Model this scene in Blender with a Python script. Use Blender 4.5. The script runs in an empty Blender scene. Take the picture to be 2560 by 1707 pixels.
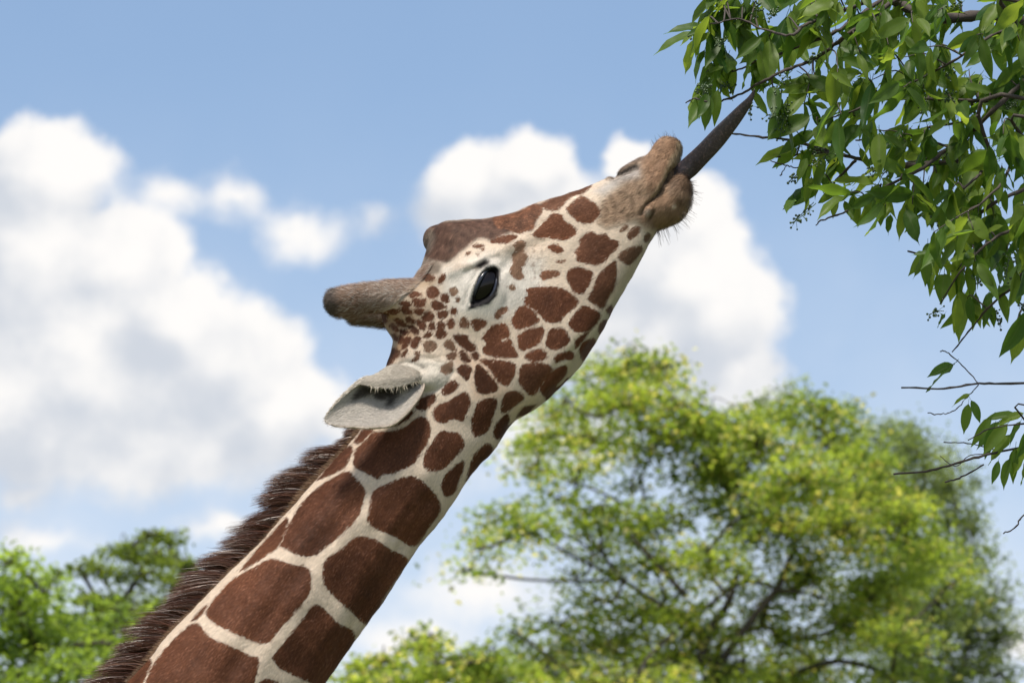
import bpy, math, random
import numpy as np
from mathutils import Vector, Matrix

SC = bpy.context.scene
COL = SC.collection
rng = np.random.default_rng(7)
random.seed(7)
rad = math.radians

# ------------------------------------------------------------------ camera
PITCH = rad(14.0)
CAMZ = 1.7
DIST = 10.0
FOC = 200.0
KPX = 36.0 / FOC / 2560.0                    # tangent of the angle of one photo pixel
CAM = np.array([0.0, 0.0, CAMZ])
FWD = np.array([0.0, math.cos(PITCH), math.sin(PITCH)])
RGT = np.array([1.0, 0.0, 0.0])
UPV = np.array([0.0, -math.sin(PITCH), math.cos(PITCH)])
cd = bpy.data.cameras.new('camera')
cd.lens = FOC; cd.sensor_width = 36.0; cd.sensor_fit = 'HORIZONTAL'
cd.clip_start = 0.1; cd.clip_end = 6000
cd.dof.use_dof = True; cd.dof.focus_distance = DIST - 0.05; cd.dof.aperture_fstop = 17.0
cam = bpy.data.objects.new('camera', cd); COL.objects.link(cam)
cam.location = CAM; cam.rotation_euler = (math.pi / 2 + PITCH, 0, 0)
SC.camera = cam

# ------------------------------------------------------------------ light and exposure
SUN = np.array([-0.14, -0.41, 0.90]); SUN /= np.linalg.norm(SUN)
SUN_EL = math.asin(SUN[2]); SUN_AZ = math.atan2(SUN[0], SUN[1])
ld = bpy.data.lights.new('sun', 'SUN'); ld.energy = 4.3; ld.angle = rad(9.0); ld.color = (1.0, 0.94, 0.84)
sun = bpy.data.objects.new('sun', ld); COL.objects.link(sun)
sun.rotation_euler = Vector(SUN).to_track_quat('Z', 'Y').to_euler()
SC.view_settings.view_transform = 'Standard'; SC.view_settings.look = 'None'
SC.view_settings.exposure = 0.50; SC.view_settings.gamma = 1.0
SC.view_settings.use_curve_mapping = False
SC.cycles.max_bounces = 6; SC.cycles.diffuse_bounces = 2; SC.cycles.glossy_bounces = 2; SC.cycles.transmission_bounces = 4

# ------------------------------------------------------------------ node helper
class NT:
    def __init__(s, tree): s.t = tree; s.n = tree.nodes; s.l = tree.links
    def node(s, typ, **kw):
        n = s.n.new(typ)
        for k, v in kw.items(): setattr(n, k, v)
        return n
    def put(s, sock, v):
        if isinstance(v, bpy.types.NodeSocket): s.l.new(v, sock)
        else: sock.default_value = v
    def math(s, op, a, b=0.0, c=0.0, clamp=False):
        n = s.node('ShaderNodeMath', operation=op, use_clamp=clamp)
        s.put(n.inputs[0], a); s.put(n.inputs[1], b); s.put(n.inputs[2], c)
        return n.outputs[0]
    def vm(s, op, a, b=(0, 0, 0), scale=None):
        n = s.node('ShaderNodeVectorMath', operation=op)
        s.put(n.inputs[0], a); s.put(n.inputs[1], b)
        if scale is not None: s.put(n.inputs['Scale'], scale)
        return n.outputs['Value'] if op in ('LENGTH', 'DISTANCE', 'DOT_PRODUCT') else n.outputs[0]
    def smooth(s, v, a, b, lo=0.0, hi=1.0):
        n = s.node('ShaderNodeMapRange', interpolation_type='SMOOTHSTEP')
        s.put(n.inputs['Value'], v); s.put(n.inputs['From Min'], a); s.put(n.inputs['From Max'], b)
        s.put(n.inputs['To Min'], lo); s.put(n.inputs['To Max'], hi)
        return n.outputs[0]
    def lin(s, v, a, b, lo=0.0, hi=1.0):
        n = s.node('ShaderNodeMapRange')
        s.put(n.inputs['Value'], v); s.put(n.inputs['From Min'], a); s.put(n.inputs['From Max'], b)
        s.put(n.inputs['To Min'], lo); s.put(n.inputs['To Max'], hi)
        return n.outputs[0]
    def mix(s, f, a, b, blend='MIX'):
        n = s.node('ShaderNodeMix', data_type='RGBA', blend_type=blend)
        s.put(n.inputs['Factor'], f)
        s.put(n.inputs[6], a if isinstance(a, bpy.types.NodeSocket) else (*a[:3], 1))
        s.put(n.inputs[7], b if isinstance(b, bpy.types.NodeSocket) else (*b[:3], 1))
        return n.outputs[2]
    def noise(s, vec, scale, detail=4, rough=0.5, dist=0.0):
        n = s.node('ShaderNodeTexNoise')
        s.put(n.inputs['Vector'], vec); n.inputs['Scale'].default_value = scale
        n.inputs['Detail'].default_value = detail; n.inputs['Roughness'].default_value = rough
        n.inputs['Distortion'].default_value = dist
        return n.outputs['Fac'], n.outputs['Color']
    def attr(s, name):
        n = s.node('ShaderNodeAttribute', attribute_name=name)
        return n

# ------------------------------------------------------------------ pixel <-> world
def px_dir(p):
    p = np.atleast_2d(np.asarray(p, float))
    return FWD + np.outer((p[:, 0] - 1280) * KPX, RGT) + np.outer((853.5 - p[:, 1]) * KPX, UPV)
def at_y(px, py, y):
    d = px_dir((px, py))[0]
    return CAM + d * (y / d[1])
def project(W):
    d = W - CAM
    w = d @ FWD
    return np.stack([1280 + (d @ RGT) / w / KPX, 853.5 - (d @ UPV) / w / KPX], 1)

# ------------------------------------------------------------------ world: sky with cumulus clouds
world = bpy.data.worlds.new('World'); SC.world = world; world.use_nodes = True
T = NT(world.node_tree); T.n.clear()
def azel(px, py):
    d = px_dir((px, py))[0]; d = d / np.linalg.norm(d)
    return math.atan2(d[0], d[1]) / KPX, math.asin(d[2]) / KPX
# cumulus heaps: photo position, radii, weight
HEAPS = [(110, 420, 190, 130, 1), (60, 620, 260, 240, 1), (300, 640, 190, 140, 1), (430, 800, 200, 150, 1), (580, 920, 215, 185, 1), (250, 930, 380, 250, 1), (700, 1030, 200, 130, 1), (50, 1000, 280, 220, 1), (430, 1090, 380, 130, .9),
         (420, 490, 230, 95, .42), (590, 490, 120, 95, .42), (740, 590, 200, 100, .43), (930, 560, 90, 80, .33), (300, 1170, 560, 120, .46),
         (1180, 450, 120, 95, 1), (1330, 420, 125, 105, 1), (1290, 530, 270, 140, 1), (1565, 410, 60, 70, .85), (1600, 510, 100, 90, 1),
         (1750, 560, 125, 125, 1), (1710, 690, 200, 170, 1), (1810, 780, 165, 170, 1), (1620, 850, 280, 180, 1), (1850, 940, 140, 95, .9),
         (60, 1240, 95, 65, .55), (560, 1310, 180, 60, .44), (1200, 1480, 280, 130, .46), (1000, 1200, 340, 120, .40), (1400, 1080, 320, 140, .48), (1000, 1600, 280, 100, .44), (2560, 1600, 120, 90, .5), (100, 1340, 200, 70, .42)]
geo = T.node('ShaderNodeTexCoord')
sep = T.node('ShaderNodeSeparateXYZ'); T.l.new(geo.outputs['Generated'], sep.inputs[0])
az = T.math('DIVIDE', T.math('ARCTAN2', sep.outputs[0], sep.outputs[1]), KPX)
el = T.math('DIVIDE', T.math('ARCSINE', sep.outputs[2]), KPX)
cmb = T.node('ShaderNodeCombineXYZ'); T.l.new(az, cmb.inputs[0]); T.l.new(el, cmb.inputs[1])
pv = cmb.outputs[0]
_, wc = T.noise(pv, 0.0085, 5, 0.52)
Pw = T.vm('ADD', pv, T.vm('SCALE', T.vm('SUBTRACT', wc, (.5, .5, .5)), scale=120.0))
bigf, _ = T.noise(T.vm('ADD', pv, (700., 0., 0.)), 0.0034, 3, 0.5)
def heaps(vec, wmin=0.0):
    acc = None
    for (hx, hy, rx, ry, w) in HEAPS:
        if w < wmin: continue
        a, e = azel(hx, hy)
        q = T.vm('MULTIPLY', T.vm('SUBTRACT', vec, (a, e, 0)), (1 / rx, 1 / ry, 0))
        v = T.math('MULTIPLY', T.math('SUBTRACT', 1.35, T.vm('LENGTH', q)), w)
        acc = v if acc is None else T.math('SMOOTH_MAX', acc, v, 0.35)
    return acc
# the same kind of scattered cumulus over the rest of the sky
a0, e0 = azel(1280, 853)
rr = T.vm('LENGTH', T.vm('MULTIPLY', T.vm('SUBTRACT', pv, (a0, e0, 0)), (1 / 1750., 1 / 1250., 0)))
f, _ = T.noise(T.vm('ADD', Pw, (3000., 900., 40.)), 0.0021, 2, 0.5)
gen = T.math('SUBTRACT', T.math('MULTIPLY', f, 4.2), 2.05)
gen = T.math('SUBTRACT', gen, T.smooth(rr, 0.9, 1.25, 3.0, 0.0))
H0 = heaps(Pw); H1 = heaps(T.vm('ADD', T.vm('ADD', T.vm('SCALE', pv, scale=.5), T.vm('SCALE', Pw, scale=.5)), (85., 95., 0)), .95)
wz = T.math('SUBTRACT', T.vm('DOT_PRODUCT', wc, (0., 0., 1.)), .5)
D0 = T.math('ADD', T.math('SMOOTH_MAX', H0, gen, 0.15), T.math('MULTIPLY', wz, .40))
alpha = T.smooth(D0, 0.20, 0.60)
lit = T.math('ADD', T.math('MULTIPLY', T.math('SUBTRACT', T.math('MINIMUM', H0, 1.3), H1), 0.50), T.math('MULTIPLY', T.math('SUBTRACT', bigf, 0.48), 1.25))
lit = T.math('ADD', lit, T.math('MULTIPLY', wz, .55))
lit = T.smooth(lit, -0.34, 0.46)
ccol = T.mix(lit, (0.455, 0.485, 0.535), (0.715, 0.70, 0.685))
sky = T.node('ShaderNodeTexSky', sky_type='NISHITA', sun_disc=False)
sky.sun_elevation = SUN_EL; sky.sun_rotation = SUN_AZ
sky.altitude = 0; sky.air_density = 1.0; sky.dust_density = 0.8; sky.ozone_density = 1.0
SKYS = 0.112
skyc = T.vm('SCALE', sky.outputs[0], scale=SKYS)
veil = T.math('MULTIPLY', T.smooth(el, 4250., 2250., 0.04, 0.97), T.lin(bigf, .25, .75, .55, 1.0))
skyc = T.mix(veil, skyc, (0.565, 0.61, 0.68))
bg = T.node('ShaderNodeBackground'); bg.inputs['Strength'].default_value = 1.0
T.l.new(T.mix(alpha, skyc, ccol), bg.inputs['Color'])
world.cycles.sampling_method = 'MANUAL'; world.cycles.sample_map_resolution = 256
wo = T.node('ShaderNodeOutputWorld'); T.l.new(bg.outputs[0], wo.inputs[0])

# ------------------------------------------------------------------ object helpers
def tag(o, label=None, cat=None, group=None, kind=None):
    if label: o['label'] = label
    if cat: o['category'] = cat
    if group: o['group'] = group
    if kind: o['kind'] = kind
    return o
def empty(name, loc=(0, 0, 0), mat=None):
    o = bpy.data.objects.new(name, None); COL.objects.link(o)
    if mat is not None: o.matrix_world = mat
    else: o.location = loc
    o.empty_display_size = 0.2
    return o
def mesh_np(name, V, F):
    """fast mesh of uniform or mixed faces"""
    me = bpy.data.meshes.new(name)
    if isinstance(F, np.ndarray):
        nf, k = F.shape
        me.vertices.add(len(V)); me.vertices.foreach_set('co', np.ascontiguousarray(V, np.float32).ravel())
        me.loops.add(nf * k); me.loops.foreach_set('vertex_index', np.ascontiguousarray(F, np.int32).ravel())
        me.polygons.add(nf)
        me.polygons.foreach_set('loop_start', np.arange(0, nf * k, k, dtype=np.int32))
        me.update(calc_edges=True); me.validate()
    else:
        me.from_pydata([tuple(v) for v in V], [], F); me.update()
    return me
def smooth_shade(me, on=True):
    me.polygons.foreach_set('use_smooth', np.full(len(me.polygons), on)); me.update()
def obj(name, me, mat=None, parent=None, smooth=True):
    o = bpy.data.objects.new(name, me); COL.objects.link(o)
    if mat is not None and len(me.materials) == 0: me.materials.append(mat)
    if parent is not None: o.parent = parent
    if smooth: smooth_shade(me)
    return o
def color_attr(me, name, C):
    a = me.color_attributes.new(name, 'FLOAT_COLOR', 'POINT')
    C4 = np.ones((len(C), 4), np.float32); C4[:, :3] = C
    a.data.foreach_set('color', C4.ravel())
def float_attr(me, name, X):
    a = me.attributes.new(name, 'FLOAT', 'POINT'); a.data.foreach_set('value', np.asarray(X, np.float32))
def vec_attr(me, name, X):
    a = me.attributes.new(name, 'FLOAT_VECTOR', 'POINT'); a.data.foreach_set('vector', np.ascontiguousarray(X, np.float32).ravel())
def catmull(P, sub):
    P = np.asarray(P, float); out = []
    Q = np.vstack([2 * P[0] - P[1], P, 2 * P[-1] - P[-2]])
    for i in range(1, len(Q) - 2):
        p0, p1, p2, p3 = Q[i - 1], Q[i], Q[i + 1], Q[i + 2]
        for t in np.linspace(0, 1, sub, endpoint=False):
            out.append(0.5 * (2 * p1 + (p2 - p0) * t + (2 * p0 - 5 * p1 + 4 * p2 - p3) * t * t + (3 * p1 - p0 - 3 * p2 + p3) * t ** 3))
    out.append(P[-1])
    return np.array(out)
def tube(path, radii, n=6, cap=True):
    P = np.asarray(path, float); m = len(P)
    R = np.asarray(radii, float) * np.ones(m)
    Tn = np.gradient(P, axis=0); Tn /= np.linalg.norm(Tn, axis=1)[:, None] + 1e-12
    ref = np.array([0.3, 0.8, 0.52]); V = []
    a = np.linspace(0, 2 * math.pi, n, endpoint=False)
    for i in range(m):
        u = np.cross(Tn[i], ref); u /= np.linalg.norm(u) + 1e-9
        w = np.cross(Tn[i], u)
        V.append(P[i] + R[i] * (np.outer(np.cos(a), u) + np.outer(np.sin(a), w)))
    V = np.vstack(V); F = []
    for i in range(m - 1):
        for j in range(n):
            F.append((i * n + j, i * n + (j + 1) % n, (i + 1) * n + (j + 1) % n, (i + 1) * n + j))
    if cap:
        F.append(tuple(range(n))[::-1]); F.append(tuple((m - 1) * n + j for j in range(n)))
    return V, F
class MB:
    def __init__(s): s.V = []; s.F = []; s.k = 0
    def add(s, V, F):
        s.V.append(np.asarray(V, float)); s.F += [tuple(i + s.k for i in f) for f in F]; s.k += len(V)
    def mesh(s, name): return mesh_np(name, np.vstack(s.V), s.F)
def principled(m):
    m.use_nodes = True
    t = NT(m.node_tree); b = m.node_tree.nodes['Principled BSDF']
    return t, b

# ------------------------------------------------------------------ ground
gm = bpy.data.materials.new('grass_ground'); t, b = principled(gm)
f1, _ = t.noise(t.node('ShaderNodeTexCoord').outputs['Object'], 0.8, 6, 0.6)
t.l.new(t.mix(f1, (0.05, 0.075, 0.02), (0.13, 0.13, 0.06)), b.inputs['Base Color']); b.inputs['Roughness'].default_value = 0.9
gx = np.linspace(-1, 1, 41); GX, GY = np.meshgrid(np.sign(gx) * np.abs(gx) ** 2 * 2500, np.sign(gx) * np.abs(gx) ** 2 * 2500)
GV = np.stack([GX.ravel(), GY.ravel(), 0.03 * np.sin(GX.ravel() * .3) * np.cos(GY.ravel() * .21)], 1)
GF = np.array([[i * 41 + j, i * 41 + j + 1, (i + 1) * 41 + j + 1, (i + 1) * 41 + j] for i in range(40) for j in range(40)])
tag(obj('ground', mesh_np('ground', GV, GF), gm), kind='structure')

# ------------------------------------------------------------------ background trees
def bark_mat(name, c):
    m = bpy.data.materials.new(name); t, b = principled(m)
    f, _ = t.noise(t.vm('MULTIPLY', t.node('ShaderNodeTexCoord').outputs['Object'], (1, 1, .25)), 30, 5, .65)
    t.l.new(t.mix(f, [x * .55 for x in c], [x * 1.5 for x in c]), b.inputs['Base Color']); b.inputs['Roughness'].default_value = .85
    bp = t.node('ShaderNodeBump'); bp.inputs['Strength'].default_value = .6; bp.inputs['Distance'].default_value = .01
    t.l.new(f, bp.inputs['Height']); t.l.new(bp.outputs[0], b.inputs['Normal'])
    return m
def foliage_mat(name, trans=0.58):
    m = bpy.data.materials.new(name); t, b = principled(m)
    c = t.attr('col').outputs['Color']
    t.l.new(c, b.inputs['Base Color']); b.inputs['Roughness'].default_value = .5; b.inputs['Specular IOR Level'].default_value = .3
    tr = t.node('ShaderNodeBsdfTranslucent')
    t.l.new(t.vm('MULTIPLY', c, (1.9, 1.85, .8)), tr.inputs['Color'])
    mx = t.node('ShaderNodeMixShader'); mx.inputs[0].default_value = trans
    t.l.new(b.outputs[0], mx.inputs[1]); t.l.new(tr.outputs[0], mx.inputs[2])
    t.l.new(mx.outputs[0], m.node_tree.nodes['Material Output'].inputs[0])
    return m
BARK = bark_mat('dark_bark', (0.042, 0.034, 0.026))
FOL = foliage_mat('tree_foliage')
def make_tree(name, label, group, y, blobs, trunk_px, palette, leaf=0.085, per=70, clump=0.36, fork_px=None, flowers=0.0, limbs=(), depthf=1.0, clumps_per=22, spray=.55, fcol=(.50, .47, .20)):
    """blobs: (px, py, rx, ry, weight); every blob becomes a spray of leaf clumps on its own limb"""
    s = KPX * y / math.cos(PITCH)
    root = empty(name, at_y(trunk_px, 853, y) * np.array([1, 1, 0]))
    base = np.array(root.location)
    fork = at_y(*(fork_px or (trunk_px, 1760)), y) - base
    mb = MB()
    tp = catmull([(0, 0, -.1), (.1, .0, fork[2] * .35), fork * np.array([.6, .6, .7]), fork], 5)
    mb.add(*tube(tp, np.linspace(.34, .2, len(tp)), 10))
    obj('trunk', mb.mesh('trunk'), BARK, root)
    L = []; N = []; Cc = []; lm = MB()
    cs_ = [at_y(bb[0], bb[1], y + rng.normal() * .35 * depthf * 3) - base for bb in blobs]
    order = sorted(range(len(blobs)), key=lambda i: np.linalg.norm(cs_[i] - fork)); nodes = [(fork, .075)]
    for bi in order:
        (bx, by, rx, ry, w) = blobs[bi]; c = cs_[bi]
        R = np.array([rx * s, .5 * (rx + ry) * s * 1.15 * depthf, ry * s])
        cost = [np.linalg.norm(c - p) + .25 * np.linalg.norm(p - fork) + (2.0 if p[2] > c[2] + .25 else 0) + (1.2 if p[2] < c[2] - 1.1 and abs(p[0] - c[0]) < .8 else 0) + (2.5 if c[2] - p[2] > .5 and p[0] < fork[0] - 1.6 else 0) for p, _ in nodes]
        st_, sr_ = nodes[int(np.argmin(cost))]; er_ = max(.022, sr_ * .72)
        mid = st_ * .5 + c * .5 + rng.normal(0, .12, 3) - np.array([0, 0, .06])
        lp = catmull([st_, mid, c, c + rng.normal(0, .35, 3) * R], 5)
        lm.add(*tube(lp, np.concatenate([np.linspace(sr_ * .85, er_, 10), np.linspace(er_, .008, len(lp) - 10)]), 6)); nodes.append((c, er_))
        nc = max(3, int(1.45 * clumps_per * w * (rx * ry) / (110 * 80)))
        d = rng.normal(size=(nc, 3)); d /= np.linalg.norm(d, axis=1)[:, None]
        cc = c + d * (rng.uniform(.15, 1, nc) ** .5)[:, None] * R
        for k in range(nc):
            m2 = (c + cc[k]) / 2 + rng.normal(0, .1, 3)
            tw = catmull([c, m2, cc[k]], 3)
            lm.add(*tube(tw, np.linspace(.012, .004, len(tw)), 4, False))
            n = int(.72 * per * rng.uniform(.35, 1.5))
            sz = clump * rng.uniform(.65, 1.35)
            pts = rng.normal(0, .5, (n, 3)) * np.array([sz, sz, sz * .42])
            ev = cc[k] - c + rng.normal(0, .12, 3); ev[2] *= .4; ev /= np.linalg.norm(ev) + 1e-6
            pts += ev * (rng.uniform(-.9, 1.1, (n, 1)) * sz * spray)
            pts[:, 2] -= .25 * (pts[:, 0] ** 2 + pts[:, 1] ** 2) / sz
            tone = rng.uniform(0, 1)
            L.append(cc[k] + pts)
            nn = rng.normal(0, .55, (n, 3)) + np.array([0, 0, .8]); N.append(nn)
            pal = np.array(palette); j = np.clip((tone * .55 + rng.uniform(0, .45, n)) * (len(pal) - 1), 0, len(pal) - 1.001)
            i0 = j.astype(int); fr = (j - i0)[:, None]
            col = pal[i0] * (1 - fr) + pal[i0 + 1] * fr
            col = col * rng.uniform(.8, 1.2, (n, 1))
            if flowers > 0:
                isf = rng.uniform(size=n) < (.38 if rng.uniform() < flowers * 1.6 else .025)
                col[isf] = np.array(fcol) * rng.uniform(.75, 1.15, (isf.sum(), 1))
            Cc.append(col)
    for ln in limbs:
        lp = catmull([at_y(a, b2, y - .6) - base for a, b2 in ln[0]], 6)
        lm.add(*tube(lp, np.linspace(ln[1], ln[2], len(lp)), 8))
    obj('limbs', lm.mesh('limbs'), BARK, root)
    L = np.vstack(L); N = np.vstack(N); Cc = np.vstack(Cc); n = len(L)
    N /= np.linalg.norm(N, axis=1)[:, None]
    a = rng.normal(size=(n, 3)); u = np.cross(N, a); u /= np.linalg.norm(u, axis=1)[:, None]; v = np.cross(N, u)
    h = (leaf * rng.uniform(.6, 1.35, n))[:, None]; wv = h * .62
    V = np.stack([L - u * h * .5, L + v * wv * .5 + N * h * .08, L + u * h * .5 - N * h * .12, L - v * wv * .5 + N * h * .08], 1).reshape(-1, 3)
    F = np.arange(4 * n).reshape(n, 4)
    me = mesh_np('crown', V, F); color_attr(me, 'col', np.repeat(Cc, 4, 0))
    obj('crown', me, FOL, root, smooth=False)
    tag(root, label, 'tree', group)
    return root

LOCUST = [(.075, .115, .035), (.15, .215, .05), (.25, .32, .07), (.36, .42, .10)]
DEEP = [(.065, .10, .03), (.11, .155, .04), (.16, .21, .05), (.21, .265, .07)]
GREY = [(.09, .13, .06), (.13, .18, .085), (.19, .235, .12), (.24, .29, .155)]  # distance haze is put into this greyer leaf colour
BRIGHT = [(.075, .125, .035), (.15, .22, .05), (.23, .32, .07), (.32, .41, .10)]
grp = 'trees beyond the giraffe'
def r8(pts): return [(1000 + a / 1.5077, 800 + b / 1.5077) for a, b in pts]
main_blobs = [(1590, 900, 75, 45, 1), (1500, 935, 90, 55, .9), (1650, 930, 60, 50, 1), (1420, 1010, 80, 50, .8), (1560, 1010, 130, 60, 1), (1690, 1010, 60, 60, 1),
              (1370, 1090, 90, 55, .8), (1490, 1100, 100, 50, .8), (1650, 1090, 130, 60, 1), (1790, 1060, 110, 60, 1.1), (1950, 1030, 90, 45, 1), (2050, 1030, 75, 50, 1.1), (2080, 1090, 90, 70, 1),
              (1900, 1110, 130, 70, 1.1), (1760, 1170, 120, 60, 1), (1340, 1170, 70, 35, .7), (1450, 1180, 80, 35, .7), (1260, 1300, 80, 45, .8), (1330, 1330, 90, 40, .7), (1210, 1370, 60, 40, .8), (1165, 1425, 30, 25, .6),
              (1400, 1250, 60, 40, .6), (1500, 1270, 130, 50, 1), (1620, 1310, 120, 50, 1), (1480, 1370, 80, 40, .7), (1830, 1240, 120, 60, 1.1), (2000, 1200, 130, 70, 1.2), (2150, 1180, 90, 80, 1),
              (1440, 1440, 60, 30, .6), (1640, 1420, 110, 50, .9), (1760, 1380, 100, 50, 1), (1960, 1320, 140, 70, 1.2), (2130, 1320, 110, 70, 1.2), (2270, 1310, 90, 70, 1), (2320, 1400, 90, 60, 1), (2390, 1450, 60, 35, .9),
              (1500, 1500, 90, 35, .6), (1600, 1530, 130, 50, 1), (1720, 1550, 90, 50, 1), (2030, 1440, 120, 50, 1), (2200, 1460, 120, 60, 1.1), (2100, 1560, 130, 60, 1.2), (2250, 1580, 90, 60, .9), (1920, 1500, 90, 45, .7),
              (1400, 1560, 110, 40, .7), (1290, 1580, 60, 30, .6), (1500, 1610, 150, 50, 1.1), (1680, 1650, 150, 50, 1), (1850, 1660, 110, 50, .7), (2050, 1670, 140, 60, .9), (1350, 1660, 150, 50, 1.1), (1580, 1700, 200, 50, 1.1), (2230, 1690, 90, 50, .9), (1950, 1600, 80, 50, .5),
              (1600, 1200, 60, 30, .5), (2210, 1250, 60, 60, .8), (1760, 1610, 90, 40, .9), (1880, 1570, 90, 40, .8), (1700, 1480, 80, 35, .8), (1850, 1430, 80, 35, .7), (1960, 1690, 120, 40, .9), (1560, 1450, 60, 28, .7)]
make_tree('locust_tree', 'large yellow-green locust tree with pale blossom behind the giraffe, open branching crown', grp, 80.0, main_blobs, 1800,
          LOCUST, leaf=.095, per=66, clump=.40, fork_px=(1790, 1690), flowers=.20,
          limbs=[(r8([(1130, 1290), (1165, 1180), (1240, 1060), (1260, 990)]), 0.078, 0.036), (r8([(1200, 1300), (1340, 1110), (1430, 1000), (1455, 930), (1500, 830)]), 0.066, 0.024),
                 (r8([(1420, 1020), (1520, 1025), (1610, 1050)]), 0.036, 0.018), (r8([(1240, 1010), (1330, 985), (1420, 1015)]), 0.036, 0.024), (r8([(1240, 1050), (1150, 930), (1080, 860)]), 0.036, 0.012),
                 (r8([(1080, 1040), (940, 890), (850, 790), (780, 720)]), 0.042, 0.015), (r8([(870, 640), (890, 560), (960, 510)]), 0.018, 0.009)])
make_tree('low_locust_tree', 'low locust tree with pale blossom at the bottom edge beside the giraffe neck', grp, 72.0,
          [(880, 1660, 50, 25, .8), (960, 1650, 80, 30, .9), (1070, 1620, 90, 30, 1), (1140, 1660, 110, 35, 1), (1000, 1700, 140, 30, 1), (1220, 1640, 90, 30, .9), (1060, 1590, 50, 18, .6), (1250, 1700, 120, 35, 1), (900, 1700, 60, 25, .8)], 1120,
          LOCUST, leaf=.10, per=60, clump=.34, fork_px=(1120, 1790), flowers=.2)
make_tree('grey_green_tree', 'dull grey-green tree rising behind the right side of the big locust', grp, 104.0,
          [(2200, 1110, 80, 70, 1), (2290, 1120, 80, 80, 1.2), (2370, 1200, 70, 80, 1.2), (2390, 1300, 70, 80, 1.1), (2260, 1220, 110, 100, 1.1), (2420, 1400, 60, 60, .9), (2480, 1500, 60, 60, 1), (2490, 1600, 50, 80, 1.1), (2420, 1580, 90, 90, 1.2),
           (2350, 1500, 110, 100, 1.2), (2400, 1690, 120, 60, 1.2), (2300, 1640, 100, 90, 1.2), (2250, 1400, 130, 90, 1.2), (2130, 1040, 45, 40, .9), (1900, 1010, 40, 30, .7), (2150, 1250, 100, 100, 1), (2510, 1690, 50, 50, 1), (2230, 1550, 120, 120, 1.2), (1985, 990, 30, 25, .6)], 2330,
          GREY, leaf=.10, per=75, clump=.46, fork_px=(2320, 1780))
make_tree('leafy_tree', 'bright green broadleaf tree in the lower left corner behind the mane', grp, 66.0,
          [(30, 1400, 60, 40, 1), (60, 1460, 90, 55, 1.1), (20, 1530, 80, 60, 1.1), (150, 1540, 90, 45, 1), (240, 1600, 110, 50, 1), (90, 1620, 120, 60, 1.2), (190, 1680, 130, 50, 1.2), (30, 1690, 110, 60, 1.2), (300, 1530, 70, 40, .7), (330, 1620, 90, 50, .8), (120, 1480, 60, 30, .7), (400, 1700, 120, 50, .8)], 60,
          BRIGHT, leaf=.10, per=62, clump=.32, fork_px=(70, 1800), clumps_per=16)
make_tree('tufted_tree', 'darker tree with rounded leaf tufts on open twigs, left of the mane', grp, 90.0,
          [(375, 1335, 28, 20, 1.6), (420, 1340, 26, 18, 1.6), (325, 1365, 50, 18, 1.4), (290, 1385, 40, 15, 1.2), (380, 1385, 60, 20, 1.1), (430, 1405, 60, 25, 1.2), (470, 1420, 40, 18, 1.2), (250, 1430, 60, 20, 1.2), (350, 1440, 70, 22, 1.1), (440, 1470, 60, 25, 1.1), (230, 1490, 50, 25, 1.2), (330, 1510, 80, 30, 1.2), (200, 1420, 30, 15, 1), (420, 1540, 80, 35, 1.2), (500, 1480, 40, 25, 1), (250, 1560, 90, 40, 1.2)], 370,
          DEEP, leaf=.10, per=55, clump=.26, fork_px=(370, 1660), clumps_per=34)

# ------------------------------------------------------------------ giraffe: frame of its own midplane
YAW = rad(8.0)
E1 = np.array([math.cos(YAW), -math.sin(YAW), 0.0]); NN = np.array([math.sin(YAW), math.cos(YAW), 0.0]); EZ = np.array([0., 0., 1.])
PC = CAM + DIST * FWD
PX = KPX * DIST                                # metres of one photo pixel at the giraffe
def loc(px, py, yo=0.0):
    """photo pixel -> giraffe frame, on the plane yo metres beyond its midplane"""
    d = px_dir((px, py))[0]
    tt = np.dot(PC + NN * yo - CAM, NN) / np.dot(d, NN)
    P = CAM + d * tt - PC
    return np.array([P @ E1, yo, P[2]])
def to_world(L): return PC + np.outer(L[:, 0], E1) + np.outer(L[:, 1], NN) + np.outer(L[:, 2], EZ)
CR = {'A': (760, 520, 3.92), 'B': (1260, 300, 3.92), 'C': (760, 820, 3.92), 'E': (1160, 640, 4.704), 'F': (200, 1040, 2.3511), 'T': (1700, 0, 2.735), 'S': (0, 0, 1.0)}
def cr(k, pts):
    ox, oy, s = CR[k]; p = np.asarray(pts, float)
    return p / s + np.array([ox, oy])

GROOT = empty('giraffe')
GROUND_SHIFT = PC[2]
GROOT.matrix_world = Matrix(((E1[0], NN[0], 0, PC[0]), (E1[1], NN[1], 0, PC[1]), (0, 0, 1, 0), (0, 0, 0, 1)))
def gl(V):                                    # giraffe frame -> root's local frame (origin on the ground)
    V = np.array(V, float); V[..., 2] += GROUND_SHIFT; return V

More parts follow.
